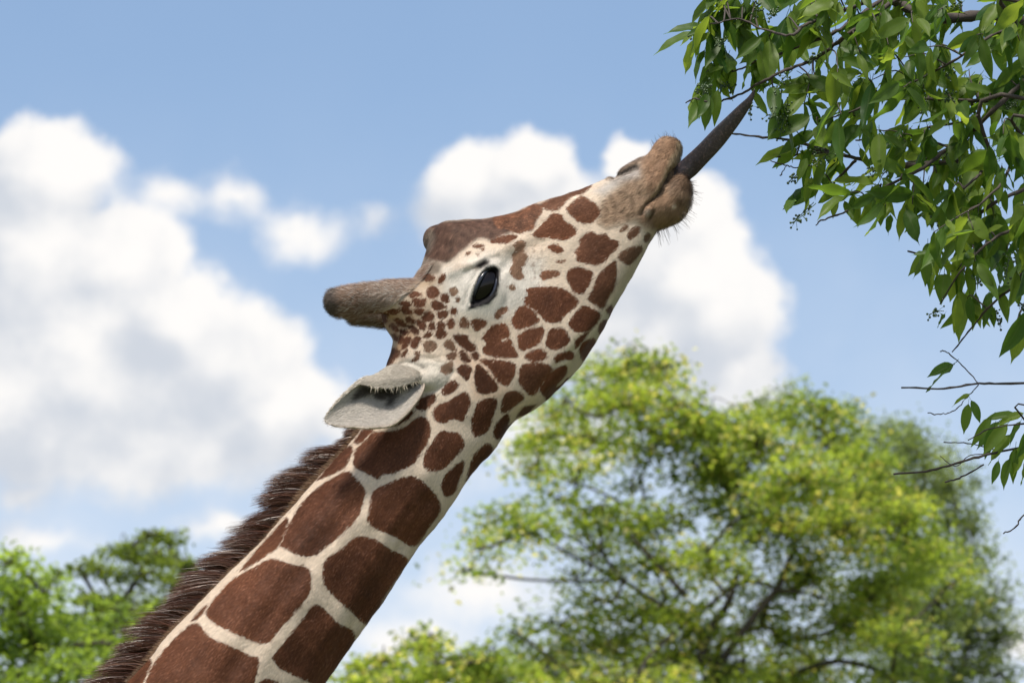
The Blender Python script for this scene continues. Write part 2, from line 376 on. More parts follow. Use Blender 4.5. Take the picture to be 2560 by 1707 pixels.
# sections: T (dorsal), B (ventral), half width px, exponent, width factor at top, at bottom
ST = [(-980, 3160, -400, 3620, 260, 1.0, 1, 1), (-350, 2440, 84, 2793, 190, 1.0, 1, 1), (60, 1990, 432, 2292, 165, 1.0, 1, 1), (323, 1707, 636, 1962, 150, 1.0, .95, 1), (438, 1572, 738, 1812, 140, 1.0, .95, 1),
      (561, 1448, 836, 1670, 132, 1.0, .95, 1), (710, 1295, 955, 1503, 122, 1.0, .95, 1), (808, 1180, 1032, 1383, 115, 1.0, .95, 1), (863, 1125, 1083, 1320, 111, 1.0, .97, 1), (905, 1068, 1127, 1260, 108, 1.0, 1, 1),
      (938, 1000, 1178, 1185, 106, 1.0, 1, 1), (958, 940, 1230, 1127, 106, .98, 1, .95), (973, 895, 1258, 1080, 108, .95, 1.02, .92), (984, 857, 1285, 1043, 112, .9, 1.05, .85), (996, 815, 1345, 1000, 116, .85, 1.05, .75),
      (1012, 770, 1404, 945, 120, .82, 1.08, .68), (1032, 722, 1438, 905, 124, .80, 1.1, .64), (1056, 672, 1468, 865, 126, .78, 1.12, .6), (1078, 612, 1494, 825, 126, .78, 1.1, .57), (1102, 566, 1513, 788, 123, .78, 1.05, .56),
      (1160, 558, 1534, 748, 116, .78, 1.0, .58), (1219, 553, 1552, 715, 108, .8, .98, .6), (1275, 541, 1568, 688, 100, .8, .96, .62), (1336, 514, 1585, 657, 92, .82, .95, .66), (1400, 494, 1601, 629, 86, .85, .93, .7),
      (1460, 474, 1618, 604, 81, .88, .92, .76), (1515, 451, 1640, 576, 78, .9, .92, .82), (1560, 420, 1655, 552, 76, .92, .92, .88), (1600, 398, 1668, 520, 72, .95, .92, .9), (1630, 392, 1676, 490, 62, 1, .92, .9)]
ST = np.array(ST, float)
rows = []
for r in ST:
    a = loc(r[0], r[1]); b_ = loc(r[2], r[3])
    k_ = len(rows); jw = np.interp(k_, [11, 14, 24, 27], [0, 1, 1, 0])         # square jaw
    u_ = (a - b_)[[0, 2]]; u_ = u_ / np.linalg.norm(u_); b2_ = b_[[0, 2]] + u_ * -7 * PX * jw
    rows.append(np.concatenate([a[[0, 2]], b2_, [r[4] * PX, r[5], r[6], r[7] + .08 * jw, .30 * jw]]))
rows = catmull(rows, 7)
NR = 56
th = np.linspace(0, 2 * math.pi, NR, endpoint=False)
V = []; CL = []
for r in rows:
    Tp = r[0:2]; Bp = r[2:4]; c = (Tp + Bp) / 2; h = (Tp - Bp) / 2
    lo_ = np.cos(th) < 0; ex = np.where(lo_, r[5] - r[8], r[5])
    ca = np.sign(np.cos(th)) * np.abs(np.cos(th)) ** ex; sa = np.sign(np.sin(th)) * np.abs(np.sin(th)) ** ex
    fac = (1 + ca) / 2 * r[6] + (1 - ca) / 2 * r[7]
    p = c + np.outer(ca, h)
    V.append(np.stack([p[:, 0], sa * r[4] * fac, p[:, 1]], 1)); CL.append(c)
CL = np.array(CL); V = np.vstack(V); m = len(rows)
F = [(i * NR + j, i * NR + (j + 1) % NR, (i + 1) * NR + (j + 1) % NR, (i + 1) * NR + j) for i in range(m - 1) for j in range(NR)]
F += [tuple(range(NR))[::-1], tuple((m - 1) * NR + j for j in range(NR))]
body = MB(); body.add(V, F)
def sausage(pts, radii, lat=None, n=28):
    """closed rounded tube through (S px x, S px y, yo metres); radii px in the profile, lat px sideways"""
    P = np.array([loc(a, b2, yo) for a, b2, yo in pts]); R = np.array(radii) * PX
    Lt = R if lat is None else np.array(lat) * PX
    Q = catmull(np.column_stack([P, R, Lt]), 6)
    Tn = np.gradient(Q[:, :3], axis=0); Tn /= np.linalg.norm(Tn, axis=1)[:, None]
    rings = []
    a = np.linspace(0, 2 * math.pi, n, endpoint=False)
    def ring(c, tn, ru, rv):
        w = np.cross(tn, (0, 1, 0)); w /= np.linalg.norm(w); u = np.cross(w, tn)
        return c + ru * np.outer(np.cos(a), w) + rv * np.outer(np.sin(a), u)
    for ph in (80, 60, 40, 20):
        rings.append(ring(Q[0, :3] - Tn[0] * Q[0, 3] * math.sin(rad(ph)), Tn[0], Q[0, 3] * math.cos(rad(ph)), Q[0, 4] * math.cos(rad(ph))))
    for i in range(len(Q)): rings.append(ring(Q[i, :3], Tn[i], Q[i, 3], Q[i, 4]))
    for ph in (20, 40, 60, 80):
        rings.append(ring(Q[-1, :3] + Tn[-1] * Q[-1, 3] * math.sin(rad(ph)), Tn[-1], Q[-1, 3] * math.cos(rad(ph)), Q[-1, 4] * math.cos(rad(ph))))
    k = len(rings)
    F = [(i * n + j, i * n + (j + 1) % n, (i + 1) * n + (j + 1) % n, (i + 1) * n + j) for i in range(k - 1) for j in range(n)]
    F += [tuple(range(n))[::-1], tuple((k - 1) * n + j for j in range(n))]
    body.add(np.vstack(rings), F)
def sA(u, v): return tuple(cr('A', [(u, v)])[0])
def sB(u, v): return tuple(cr('B', [(u, v)])[0])
def sC(u, v): return tuple(cr('C', [(u, v)])[0])
# ossicones: the near one, and the far one a little lower in the picture
sausage([(*sA(345, 925), -.058), (*sA(430, 915), -.058), (*sA(600, 885), -.056), (*sA(780, 880), -.053), (*sA(950, 905), -.048), (*sA(1180, 990), -.036)], [35, 39, 38, 42, 52, 84], [36, 38, 35, 38, 46, 62])
sausage([(*sA(300, 880), -.058), (*sA(330, 990), -.058)], [22, 20], [26, 24])
sausage([(*sA(470, 860), -.068), (*sA(760, 850), -.064)], [20, 17], [20, 17])
q = [np.array(sA(500, 1040)), np.array(sA(690, 1045)), np.array(sA(900, 1060)), np.array(sA(1120, 1060))]
sausage([(*q[0], .058), (*q[1], .055), (*q[2], .050), (*q[3], .040)], [27, 29, 36, 60], [32, 34, 40, 52])
sausage([(*sA(900, 1130), .02), (*sA(985, 1230), .0), (*sA(1010, 1330), 0.0)], [27, 33, 32], [60, 70, 70])
# median horn lump and the small tuft behind it
sausage([(*sA(1302, 312), 0.0), (*sA(1480, 300), 0.0), (*sA(1750, 330), 0)], [37, 36, 40], [44, 46, 48])
sausage([(*sA(1250, 635), -.030), (*sA(1330, 700), -.03)], [24, 30], [26, 34])
# upper lip, running from the tip of the muzzle down along the mouth
sausage([(1676, 374, 0.0), (1668, 400, 0), (1655, 432, 0.0), (1632, 472, 0.0), (1600, 500, 0)], [29, 31, 30, 30, 34], [40, 50, 60, 70, 70])
sausage([(*sB(1600, 300), 0.0), (*sB(1520, 420), 0), (*sB(1400, 560), 0)], [32, 33, 36], [48, 58, 66])
# lower lip and chin
sausage([(1702, 470, 0.0), (1690, 498, 0.0), (1668, 522, 0), (1630, 540, 0)], [27, 37, 42, 38], [44, 54, 56, 60])
# ear stalks
for sg in (-1, 1):
    sausage([(*sC(1400, 440), sg * .050), (*sC(1280, 490), sg * .066), (*sC(1170, 510), sg * .076)], [42, 34, 20], [26, 24, 15])
me0 = body.mesh('giraffe_rough')
tmp = bpy.data.objects.new('giraffe_rough', me0); COL.objects.link(tmp)
md = tmp.modifiers.new('r', 'REMESH'); md.mode = 'VOXEL'; md.voxel_size = 0.0032; md.adaptivity = 0
dg = bpy.context.evaluated_depsgraph_get()
ev = tmp.evaluated_get(dg); em = ev.to_mesh()
nv = len(em.vertices); V = np.empty(nv * 3, np.float32); em.vertices.foreach_get('co', V); V = V.reshape(-1, 3).astype(float)
nl = len(em.loops); LI = np.empty(nl, np.int32); em.loops.foreach_get('vertex_index', LI)
F = LI.reshape(-1, 4).copy()
ev.to_mesh_clear(); bpy.data.objects.remove(tmp); bpy.data.meshes.remove(me0)
print('body verts', nv, 'quads', len(F))
ED = np.vstack([F[:, [0, 1]], F[:, [1, 2]], F[:, [2, 3]], F[:, [3, 0]]])
deg = np.bincount(ED[:, 0], minlength=nv) + np.bincount(ED[:, 1], minlength=nv)
def lap(X, it, lam=.5):
    for _ in range(it):
        S = np.stack([np.bincount(ED[:, 0], X[ED[:, 1], k], nv) + np.bincount(ED[:, 1], X[ED[:, 0], k], nv) for k in range(X.shape[1])], 1)
        X = X + lam * (S / deg[:, None] - X)
    return X
def normals(V):
    n = np.cross(V[F[:, 2]] - V[F[:, 0]], V[F[:, 3]] - V[F[:, 1]])
    N = np.stack([sum(np.bincount(F[:, c], n[:, k], nv) for c in range(4)) for k in range(3)], 1)
    return N / (np.linalg.norm(N, axis=1)[:, None] + 1e-12)
V = lap(V, 5)
N = normals(V)
def mirror_px(V):
    M = V.copy(); M[:, 1] = -np.abs(M[:, 1]); return project(to_world(M))
def seg_dist(P, poly, closed=False):
    poly = np.asarray(poly, float); d = np.full(len(P), 1e9)
    n = len(poly)
    for i in range(n if closed else n - 1):
        a = poly[i]; b = poly[(i + 1) % n]; ab = b - a
        t = np.clip(((P - a) @ ab) / (ab @ ab + 1e-12), 0, 1)
        d = np.minimum(d, np.hypot(*(P - a - t[:, None] * ab).T))
    return d
def inside(P, poly):
    poly = np.asarray(poly, float); c = np.zeros(len(P), bool); n = len(poly); j = n - 1
    for i in range(n):
        xi, yi = poly[i]; xj, yj = poly[j]
        cond = ((yi > P[:, 1]) != (yj > P[:, 1])) & (P[:, 0] < (xj - xi) * (P[:, 1] - yi) / (yj - yi + 1e-12) + xi)
        c ^= cond; j = i
    return c
def sdist(P, poly):
    d = seg_dist(P, poly, True); return np.where(inside(P, poly), d, -d)
def near_sd(P, poly, out, marg=45, extra=None, val=0):
    """out = max(out, signed distance) near the polygon"""
    poly = np.asarray(poly, float); lo = poly.min(0) - marg; hi = poly.max(0) + marg
    k = np.where(np.all((P > lo) & (P < hi), 1))[0]
    if len(k) == 0: return
    s = sdist(P[k], poly); up = s > out[k]
    out[k[up]] = s[up]
    if extra is not None: extra[k[up]] = val
MP = mirror_px(V)
latw = np.clip(np.abs(N[:, 1]) * 1.6, 0, 1) * np.clip(np.abs(V[:, 1]) / .02, 0, 1)
disp = np.zeros(nv)
def groove(k, pts, w, dep, lat=True):
    d = seg_dist(MP, cr(k, pts)); f = np.exp(-(d / w) ** 2)
    disp[:] -= dep * f * (latw if lat else 1)
def bump(k, c, r, h, ang=0):
    c = cr(k, [c])[0]; q = MP - c; a = rad(ang); x = q[:, 0] * math.cos(a) + q[:, 1] * math.sin(a); y = -q[:, 0] * math.sin(a) + q[:, 1] * math.cos(a)
    disp[:] += h * np.exp(-(x / r[0]) ** 2 - (y / r[1]) ** 2) * latw
groove('B', [(1665, 470), (1610, 530), (1570, 620), (1520, 720), (1450, 790), (1395, 830), (1350, 920)], 5, .010)
groove('B', [(1075, 552), (1120, 532), (1200, 500), (1300, 447)], 6.5, .016, False)
groove('B', [(1480, 880), (1430, 965)], 4, .004)
bump('B', (1400, 905), (12, 12), .003)
bump('B', (1560, 560), (16, 60), .004, 25)
groove('B', [(690, 1300), (760, 1180), (810, 1080), (780, 1030)], 9, .0018)
bump('B', (1450, 850), (30, 18), .003)
groove('A', [(1930, 640), (2050, 480), (2200, 380), (2352, 330)], 12, .003)
bump('A', (2000, 380), (60, 20), .006, -20)
# orbit: lids stand proud, socket sinks where the eyeball sits
bump('A', (1760, 790), (95, 62), .016, -60)
groove('A', [(1950, 1000), (2000, 850), (1990, 700)], 9, .0025)
bump('A', (1600, 590), (60, 14), .007, -18)
EYE_OPEN = cr('A', [(1640, 955), (1655, 880), (1690, 780), (1735, 680), (1790, 625), (1868, 598), (1888, 640), (1886, 740), (1862, 840), (1800, 912), (1720, 945)])
sde = sdist(MP, EYE_OPEN)
disp -= np.clip((sde + 4) / 10, 0, 1) * .011 * (np.abs(N[:, 1]) > .25)
disp += np.exp(-((sde + 6) / 4.0) ** 2) * .0022 * latw
groove('A', [(1570, 960), (1605, 860), (1650, 750), (1700, 650), (1770, 575)], 4.5, .003); groove('A', [(1600, 640), (1700, 590), (1820, 520), (1900, 500)], 6, .003)
# throat and neck: jugular groove, muscles, folds under the ear
groove('F', [(2050, 500), (1980, 640), (1840, 870), (1690, 1110), (1560, 1320), (1420, 1560)], 16, .0055)
groove('F', [(1940, 560), (1850, 700)], 12, .003)
bump('F', (1500, 560), (110, 60), .005, -48)
bump('F', (1150, 1050), (140, 70), .005, -50)
groove('C', [(1180, 640), (1300, 610), (1400, 540), (1460, 440)], 4.5, .003)
groove('C', [(1420, 420), (1500, 420), (1480, 330)], 6, .002)
for k in range(4): groove('C', [(1190 + 28 * k, 620 - 6 * k), (1240 + 30 * k, 560 - 10 * k), (1260 + 34 * k, 500)], 2.2, .0011)
groove('C', [(1060, 330), (1200, 300), (1330, 330)], 5, .0022); groove('C', [(1100, 270), (1230, 290), (1390, 270)], 4, .0018)
groove('C', [(900, 370), (1000, 330), (1150, 380), (1190, 420)], 4, .003)
for pts_, h_, w_ in (([(1900, 330), (1560, 700), (1250, 1150), (1000, 1560)], .004, 34), ([(1650, 350), (1330, 720), (1000, 1130), (700, 1560)], .004, 40), ([(2040, 330), (1760, 760), (1500, 1200), (1300, 1560)], .003, 24)): groove('F', pts_, w_, -h_)
groove('F', [(1760, 400), (1440, 720), (1130, 1140), (850, 1560)], 22, .0035)
# jaw border
groove('E', [(1960, 200), (1880, 300), (1760, 460), (1650, 630), (1600, 740), (1490, 895), (1410, 990), (1320, 1090), (1190, 1190), (1070, 1300), (1010, 1410), (910, 1550)], 6, .003)
def vnoise(P, s, seed):
    r = np.random.default_rng(seed); o = 0
    for _ in range(7):
        w = r.normal(size=3); w /= np.linalg.norm(w); o = o + np.sin((P @ w) * s * r.uniform(.6, 1.6) + r.uniform(0, 6.28))
    return o / 3.7
disp += .0011 * vnoise(V, 60, 1) + .0006 * vnoise(V, 170, 2)
mzz = np.exp(-((MP[:, 0] - 1640) / 75) ** 2 - ((MP[:, 1] - 460) / 95) ** 2); fhh = np.exp(-((MP[:, 0] - 1180) / 95) ** 2 - ((MP[:, 1] - 590) / 50) ** 2)
disp += + .0008 * mzz * vnoise(V, 260, 21) + .0010 * mzz * vnoise(V, 130, 22) + .0035 * fhh * vnoise(V, 85, 23)
V = V + N * disp[:, None]
V = lap(V, 2, .35)
N = normals(V)
MP = mirror_px(V)

# ---- coat pattern, plus painted shade under ear and throat: every patch traced as an outline, (crop, outline, fade 0..1)
PATCH = [
 ('A', [(1830, 320), (1900, 290), (2010, 275), (2090, 285), (2040, 310), (1980, 340), (1900, 345), (1840, 340)], 0), ('A', [(1650, 370), (1700, 355), (1760, 375), (1700, 395)], .1),
 ('A', [(2050, 370), (2120, 320), (2170, 350), (2150, 420), (2190, 480), (2150, 560), (2130, 620), (2150, 680), (2090, 700), (2040, 660), (2020, 600), (2060, 540), (2040, 470), (2080, 420)], .5),
 ('A', [(1320, 690), (1350, 650), (1390, 660), (1375, 710), (1340, 750), (1320, 740)], 0), ('A', [(1170, 680), (1200, 650), (1270, 670), (1280, 700), (1240, 720), (1190, 710)], .1),
 ('A', [(1210, 800), (1250, 770), (1300, 790), (1330, 840), (1280, 880), (1230, 875), (1205, 850)], 0), ('A', [(1030, 845), (1080, 820), (1150, 850), (1090, 870), (1040, 875)], 0),
 ('A', [(1055, 905), (1100, 890), (1190, 900), (1180, 950), (1140, 975), (1090, 960)], 0), ('A', [(1340, 880), (1370, 845), (1415, 850), (1415, 910), (1390, 930), (1355, 910)], 0),
 ('A', [(1250, 920), (1300, 910), (1390, 965), (1350, 990), (1290, 1000), (1260, 970)], 0), ('A', [(1430, 790), (1480, 780), (1510, 810), (1490, 850), (1460, 860), (1435, 830)], .6),
 ('A', [(1490, 890), (1525, 880), (1520, 910), (1500, 925)], .3), ('A', [(930, 930), (990, 910), (1040, 940), (1030, 970), (970, 960)], 0), ('A', [(930, 985), (990, 970), (1060, 1010), (1050, 1040), (990, 1035)], 0),
 ('A', [(1080, 1000), (1130, 985), (1175, 1000), (1160, 1040), (1110, 1050)], 0), ('A', [(1155, 1080), (1210, 1010), (1270, 1040), (1270, 1085), (1220, 1110), (1180, 1100)], 0),
 ('A', [(1440, 990), (1470, 980), (1500, 1010), (1480, 1040), (1445, 1035)], 0), ('A', [(1305, 1040), (1340, 1015), (1405, 1010), (1400, 1060), (1350, 1085), (1315, 1070)], 0),
 ('A', [(640, 1030), (690, 1010), (820, 1030), (810, 1070), (700, 1070), (650, 1060)], 0), ('A', [(810, 1000), (860, 985), (930, 1010), (900, 1035), (840, 1030)], 0), ('A', [(730, 1090), (790, 1075), (820, 1110), (780, 1130)], 0),
 ('A', [(880, 1100), (920, 1080), (1010, 1140), (1000, 1165), (950, 1155), (900, 1130)], 0), ('A', [(990, 1085), (1030, 1065), (1085, 1105), (1075, 1130), (1020, 1115)], 0), ('A', [(1115, 1090), (1190, 1140), (1190, 1180), (1165, 1200), (1130, 1170), (1110, 1130)], 0),
 ('A', [(1230, 1140), (1260, 1115), (1285, 1150), (1275, 1195), (1235, 1190), (1220, 1170)], 0), ('A', [(1310, 1130), (1345, 1110), (1380, 1150), (1365, 1190), (1400, 1235), (1340, 1280), (1290, 1250), (1310, 1200)], 0),
 ('A', [(1405, 1110), (1440, 1085), (1470, 1100), (1470, 1160), (1430, 1180), (1405, 1140)], 0), ('A', [(1030, 1160), (1070, 1150), (1125, 1200), (1130, 1230), (1090, 1240), (1040, 1200)], -.3), ('A', [(940, 1200), (990, 1190), (1030, 1220), (990, 1245), (950, 1230)], -.3),
 ('A', [(840, 1150), (880, 1140), (930, 1200), (900, 1210)], 0), ('A', [(860, 1240), (900, 1240), (930, 1290), (900, 1300)], .1), ('A', [(1000, 1260), (1050, 1270), (1030, 1330), (980, 1380), (960, 1370)], 0),
 ('A', [(1165, 1265), (1210, 1215), (1260, 1235), (1210, 1275)], 0), ('A', [(920, 1280), (950, 1250), (985, 1280), (975, 1320), (930, 1325)], 0), ('A', [(1045, 1330), (1090, 1265), (1140, 1270), (1130, 1320), (1090, 1375), (1050, 1360)], 0),
 ('A', [(1160, 1330), (1220, 1300), (1290, 1320), (1290, 1370), (1240, 1415), (1190, 1400), (1180, 1360)], .45), ('A', [(1090, 1410), (1130, 1410), (1130, 1470), (1090, 1500), (1060, 1500), (1085, 1460)], .25),
 ('A', [(1520, 1160), (1550, 1075), (1600, 1095), (1620, 1150), (1580, 1175)], .2), ('A', [(1630, 1110), (1700, 1090), (1780, 1110), (1780, 1150), (1730, 1180), (1695, 1210), (1660, 1170)], .05),
 ('A', [(1870, 1040), (1920, 990), (1990, 975), (1990, 1010), (1940, 1050), (1900, 1085), (1870, 1070)], .3), ('A', [(1370, 1330), (1430, 1290), (1470, 1340), (1490, 1390), (1440, 1390), (1390, 1370)], .35),
 ('A', [(1465, 1250), (1530, 1240), (1600, 1260), (1610, 1300), (1680, 1350), (1695, 1385), (1650, 1405), (1580, 1390), (1520, 1330), (1480, 1290)], -.25),
 ('A', [(1590, 440), (1630, 430), (1620, 450), (1595, 460)], .3), ('A', [(1690, 450), (1715, 445), (1705, 462)], .2), ('A', [(1740, 405), (1765, 400), (1755, 420)], .2), ('A', [(2005, 770), (2050, 760), (2075, 785), (2040, 805)], .55),
 ('E', [(710, 500), (760, 450), (730, 400), (860, 370), (1000, 370), (1110, 375), (1200, 410), (1340, 525), (1280, 620), (1180, 700), (1130, 770), (1010, 780), (940, 740), (890, 680), (790, 610), (720, 550)], 0),
 ('E', [(610, 640), (700, 585), (790, 630), (880, 740), (850, 790), (740, 830), (640, 865), (600, 830), (560, 770), (600, 690)], 0), ('E', [(1215, 200), (1260, 150), (1360, 140), (1440, 160), (1510, 200), (1490, 290), (1440, 380), (1390, 450), (1300, 420), (1240, 330), (1215, 260)], 0),
 ('E', [(1450, 510), (1520, 400), (1570, 240), (1620, 180), (1770, 60), (1790, 110), (1790, 220), (1760, 380), (1700, 480), (1640, 610), (1560, 580)], .08), ('E', [(1230, 790), (1290, 700), (1400, 590), (1480, 610), (1595, 680), (1580, 760), (1480, 870), (1350, 890), (1280, 870), (1240, 830)], 0),
 ('E', [(890, 230), (950, 180), (1060, 175), (1120, 190), (1110, 230), (1040, 250), (960, 275), (900, 260)], .15), ('E', [(1080, 65), (1190, 55), (1130, 82)], .2),
 ('E', [(210, 970), (330, 830), (480, 800), (530, 890), (525, 950), (450, 975), (430, 1000), (450, 1015), (490, 1000), (545, 985), (580, 1070), (625, 1150), (600, 1190), (400, 1190), (220, 1130), (270, 1020)], 0),
 ('E', [(630, 940), (750, 870), (890, 840), (940, 870), (890, 1010), (820, 1060), (690, 1110), (650, 1070), (640, 1000)], 0), ('E', [(970, 1000), (1010, 870), (1110, 850), (1190, 870), (1240, 970), (1220, 1030), (1150, 1080), (1050, 1100), (990, 1070), (960, 1030)], -.05),
 ('E', [(710, 1180), (790, 1120), (910, 1095), (980, 1170), (920, 1220), (820, 1240), (740, 1210)], 0), ('E', [(190, 1230), (260, 1215), (580, 1260), (600, 1320), (590, 1400), (520, 1520), (430, 1490), (370, 1430), (290, 1310)], 0),
 ('E', [(645, 1480), (660, 1330), (740, 1270), (980, 1275), (1030, 1350), (960, 1440), (880, 1560), (800, 1640), (700, 1560)], .05), ('E', [(1310, 1060), (1330, 970), (1420, 920), (1470, 890), (1400, 990), (1330, 1075)], 0),
 ('E', [(1060, 1210), (1100, 1160), (1230, 1120), (1285, 1150), (1270, 1210), (1150, 1220), (1090, 1260)], 0), ('E', [(880, 1560), (1040, 1350), (1200, 1290), (1190, 1400), (1100, 1500), (1050, 1600), (960, 1660)], -.1),  # last patch: brown coat under the throat, darkened for the shade there
 ('E', [(1380, 1210), (1360, 1080), (1430, 1000), (1520, 970), (1545, 1000), (1480, 1100), (1400, 1215)], 0), ('E', [(1580, 880), (1610, 790), (1680, 750), (1640, 850), (1600, 910)], 0), ('E', [(1680, 630), (1740, 580), (1720, 660), (1690, 670)], 0),
 ('B', [(610, 870), (650, 830), (760, 750), (840, 790), (900, 830), (940, 900), (900, 970), (850, 1010), (740, 1000), (690, 960), (640, 920)], .05), ('B', [(280, 1130), (350, 1050), (430, 960), (480, 920), (570, 930), (580, 980), (650, 1030), (710, 1090), (640, 1160), (560, 1175), (430, 1150), (350, 1155)], 0),
 ('B', [(430, 1245), (500, 1220), (570, 1260), (575, 1290), (530, 1305), (470, 1280)], 0), ('B', [(690, 1300), (740, 1240), (750, 1170), (850, 1095), (910, 1130), (990, 1120), (1040, 1170), (1110, 1190), (1120, 1240), (1040, 1320), (980, 1390), (910, 1420), (830, 1410), (720, 1380), (720, 1320)], .05),
 ('B', [(1215, 1120), (1260, 1060), (1320, 1050), (1330, 1090), (1290, 1140), (1240, 1170), (1215, 1150)], .2), ('B', [(1110, 1340), (1160, 1290), (1250, 1250), (1340, 1240), (1350, 1280), (1280, 1370), (1220, 1420), (1160, 1390), (1130, 1360)], .3),
 ('B', [(1370, 1150), (1400, 1110), (1440, 1130), (1420, 1170), (1385, 1200)], .4), ('B', [(0, 1150), (60, 1130), (130, 1145), (60, 1190), (0, 1210)], 0), ('B', [(1130, 1090), (1200, 1030), (1210, 1060), (1150, 1100)], .4),
 ('B', [(350, 850), (450, 780), (700, 695), (850, 640), (830, 672), (770, 720), (690, 740), (600, 800), (570, 850), (500, 885), (420, 880), (380, 870)], .1), ('B', [(0, 940), (150, 905), (300, 825), (370, 870), (360, 930), (300, 990), (290, 1060), (230, 1080), (150, 1110), (80, 1090), (40, 1060), (-60, 1060), (-100, 960)], .08),
 ('C', [(1670, 500), (1690, 370), (1730, 370), (1850, 500), (1900, 600), (1820, 640), (1720, 635), (1690, 590)], -.2), ('C', [(1500, 400), (1560, 360), (1640, 390), (1620, 470), (1600, 515), (1560, 480), (1510, 430)], -.15),
 ('C', [(1525, 230), (1560, 230), (1630, 310), (1600, 340), (1540, 310)], -.3), ('C', [(1640, 260), (1680, 235), (1715, 260), (1700, 310), (1660, 300)], -.3), ('C', [(1400, 270), (1450, 235), (1495, 240), (1490, 290), (1440, 310), (1400, 300)], .25),
 ('C', [(1340, 390), (1390, 350), (1450, 340), (1455, 410), (1410, 450), (1350, 430)], .5), ('C', [(1345, 620), (1400, 550), (1460, 515), (1505, 550), (1490, 600), (1390, 660)], -.1), ('C', [(1100, 770), (1150, 690), (1280, 655), (1280, 710), (1230, 770), (1170, 805), (1110, 790)], -.2),
 ('C', [(1265, 840), (1290, 780), (1360, 740), (1420, 720), (1480, 680), (1580, 630), (1620, 680), (1630, 740), (1580, 850), (1560, 910), (1460, 890), (1370, 930), (1290, 900)], 0), ('C', [(1645, 920), (1690, 760), (1740, 710), (1870, 690), (1885, 760), (1850, 860), (1800, 1000), (1700, 1060), (1650, 1020)], 0),
 ('C', [(1935, 760), (1970, 650), (2080, 620), (2155, 680), (2090, 740), (2000, 810), (1940, 830)], .05), ('C', [(1860, 1010), (1890, 930), (1980, 850), (2000, 850), (2010, 920), (1950, 1050), (1900, 1085), (1860, 1050)], -.1), ('C', [(2080, 880), (2150, 780), (2230, 760), (2290, 770), (2170, 850)], -.1),
 ('C', [(1170, 1330), (1190, 1230), (1260, 1120), (1340, 1015), (1420, 1020), (1520, 1040), (1565, 1120), (1560, 1170), (1470, 1270), (1370, 1370), (1270, 1400), (1200, 1380)], 0), ('C', [(1350, 1530), (1390, 1440), (1460, 1370), (1560, 1300), (1560, 1380), (1510, 1500), (1480, 1600), (1400, 1650), (1360, 1600)], 0),
 ('C', [(1610, 1420), (1660, 1260), (1740, 1170), (1800, 1130), (1850, 1180), (1840, 1250), (1740, 1350), (1660, 1450), (1580, 1550), (1600, 1470)], 0),
 ('C', [(490, 1290), (510, 1200), (600, 1110), (680, 1030), (870, 1010), (1000, 970), (1110, 880), (1200, 890), (1240, 1000), (1200, 1130), (1130, 1240), (1060, 1330), (900, 1410), (770, 1440), (720, 1480), (640, 1430), (500, 1360)], 0),
 ('C', [(495, 1110), (530, 1060), (590, 990), (680, 985), (640, 1040), (540, 1130)], 0), ('C', [(130, 1490), (240, 1360), (380, 1200), (460, 1160), (470, 1210), (430, 1310), (390, 1370), (280, 1430)], 0), ('C', [(840, 960), (960, 890), (1050, 810), (1060, 850), (980, 915), (900, 955)], -.2),  # last strip: the ear's shadow on the neck, painted as a dark patch
 ('C', [(770, 430), (800, 320), (840, 280), (870, 200), (930, 220), (940, 260), (880, 320), (830, 400)], .1), ('C', [(950, 280), (1000, 210), (1020, 225), (980, 285)], 0), 
 ('F', [(1180, 760), (1230, 640), (1310, 510), (1430, 400), (1560, 330), (1600, 350), (1670, 430), (1660, 500), (1630, 590), (1560, 670), (1440, 770), (1370, 820), (1270, 810)], 0),
 ('F', [(1690, 610), (1720, 460), (1760, 420), (1880, 370), (1970, 360), (2050, 420), (2110, 500), (2110, 570), (2050, 650), (1990, 740), (1940, 760), (1860, 710), (1720, 650)], 0),
 ('F', [(735, 1160), (790, 1080), (870, 990), (950, 930), (1060, 870), (1130, 840), (1230, 870), (1330, 890), (1355, 940), (1345, 1040), (1280, 1130), (1190, 1230), (1100, 1330), (1020, 1320), (900, 1270), (800, 1220)], 0),
 ('F', [(1430, 930), (1440, 850), (1530, 790), (1630, 710), (1740, 730), (1830, 790), (1925, 840), (1880, 920), (1800, 1040), (1720, 1180), (1670, 1215), (1600, 1150), (1500, 1060), (1440, 990)], 0),
 ('F', [(370, 1600), (440, 1450), (520, 1350), (620, 1250), (690, 1220), (760, 1300), (880, 1350), (1000, 1410), (1050, 1430), (1020, 1568), (960, 1660), (700, 1760), (420, 1720)], 0),
 ('F', [(1130, 1420), (1200, 1330), (1290, 1220), (1380, 1110), (1450, 1150), (1520, 1220), (1600, 1260), (1610, 1310), (1570, 1400), (1490, 1540), (1430, 1620), (1360, 1568), (1280, 1530), (1180, 1480)], 0),
 ('F', [(940, 910), (1040, 790), (1130, 690), (1215, 600), (1215, 650), (1170, 760), (1120, 800), (1000, 880)], 0), ('F', [(240, 1580), (380, 1430), (420, 1450), (390, 1520), (340, 1620), (230, 1740), (150, 1720)], 0),
 ('F', [(1040, 1590), (1090, 1545), (1200, 1580), (1290, 1620), (1330, 1700), (1180, 1900), (1020, 1860), (960, 1740)], 0), ('F', [(660, 1200), (720, 1130), (750, 1110), (700, 1180)], 0),
 ('S', [(180, 1850), (280, 1800), (420, 1810), (560, 1830), (520, 1940), (380, 2040), (200, 1990)], 0), ('S', [(20, 2080), (160, 2030), (340, 2080), (280, 2200), (120, 2260), (-20, 2190)], 0), ('S', [(380, 2080), (540, 1970), (600, 2010), (480, 2160), (400, 2160)], 0), ('S', [(-200, 2290), (-30, 2230), (90, 2300), (20, 2480), (-180, 2480)], 0), ('S', [(120, 2310), (300, 2230), (380, 2260), (240, 2480), (90, 2470)], 0),
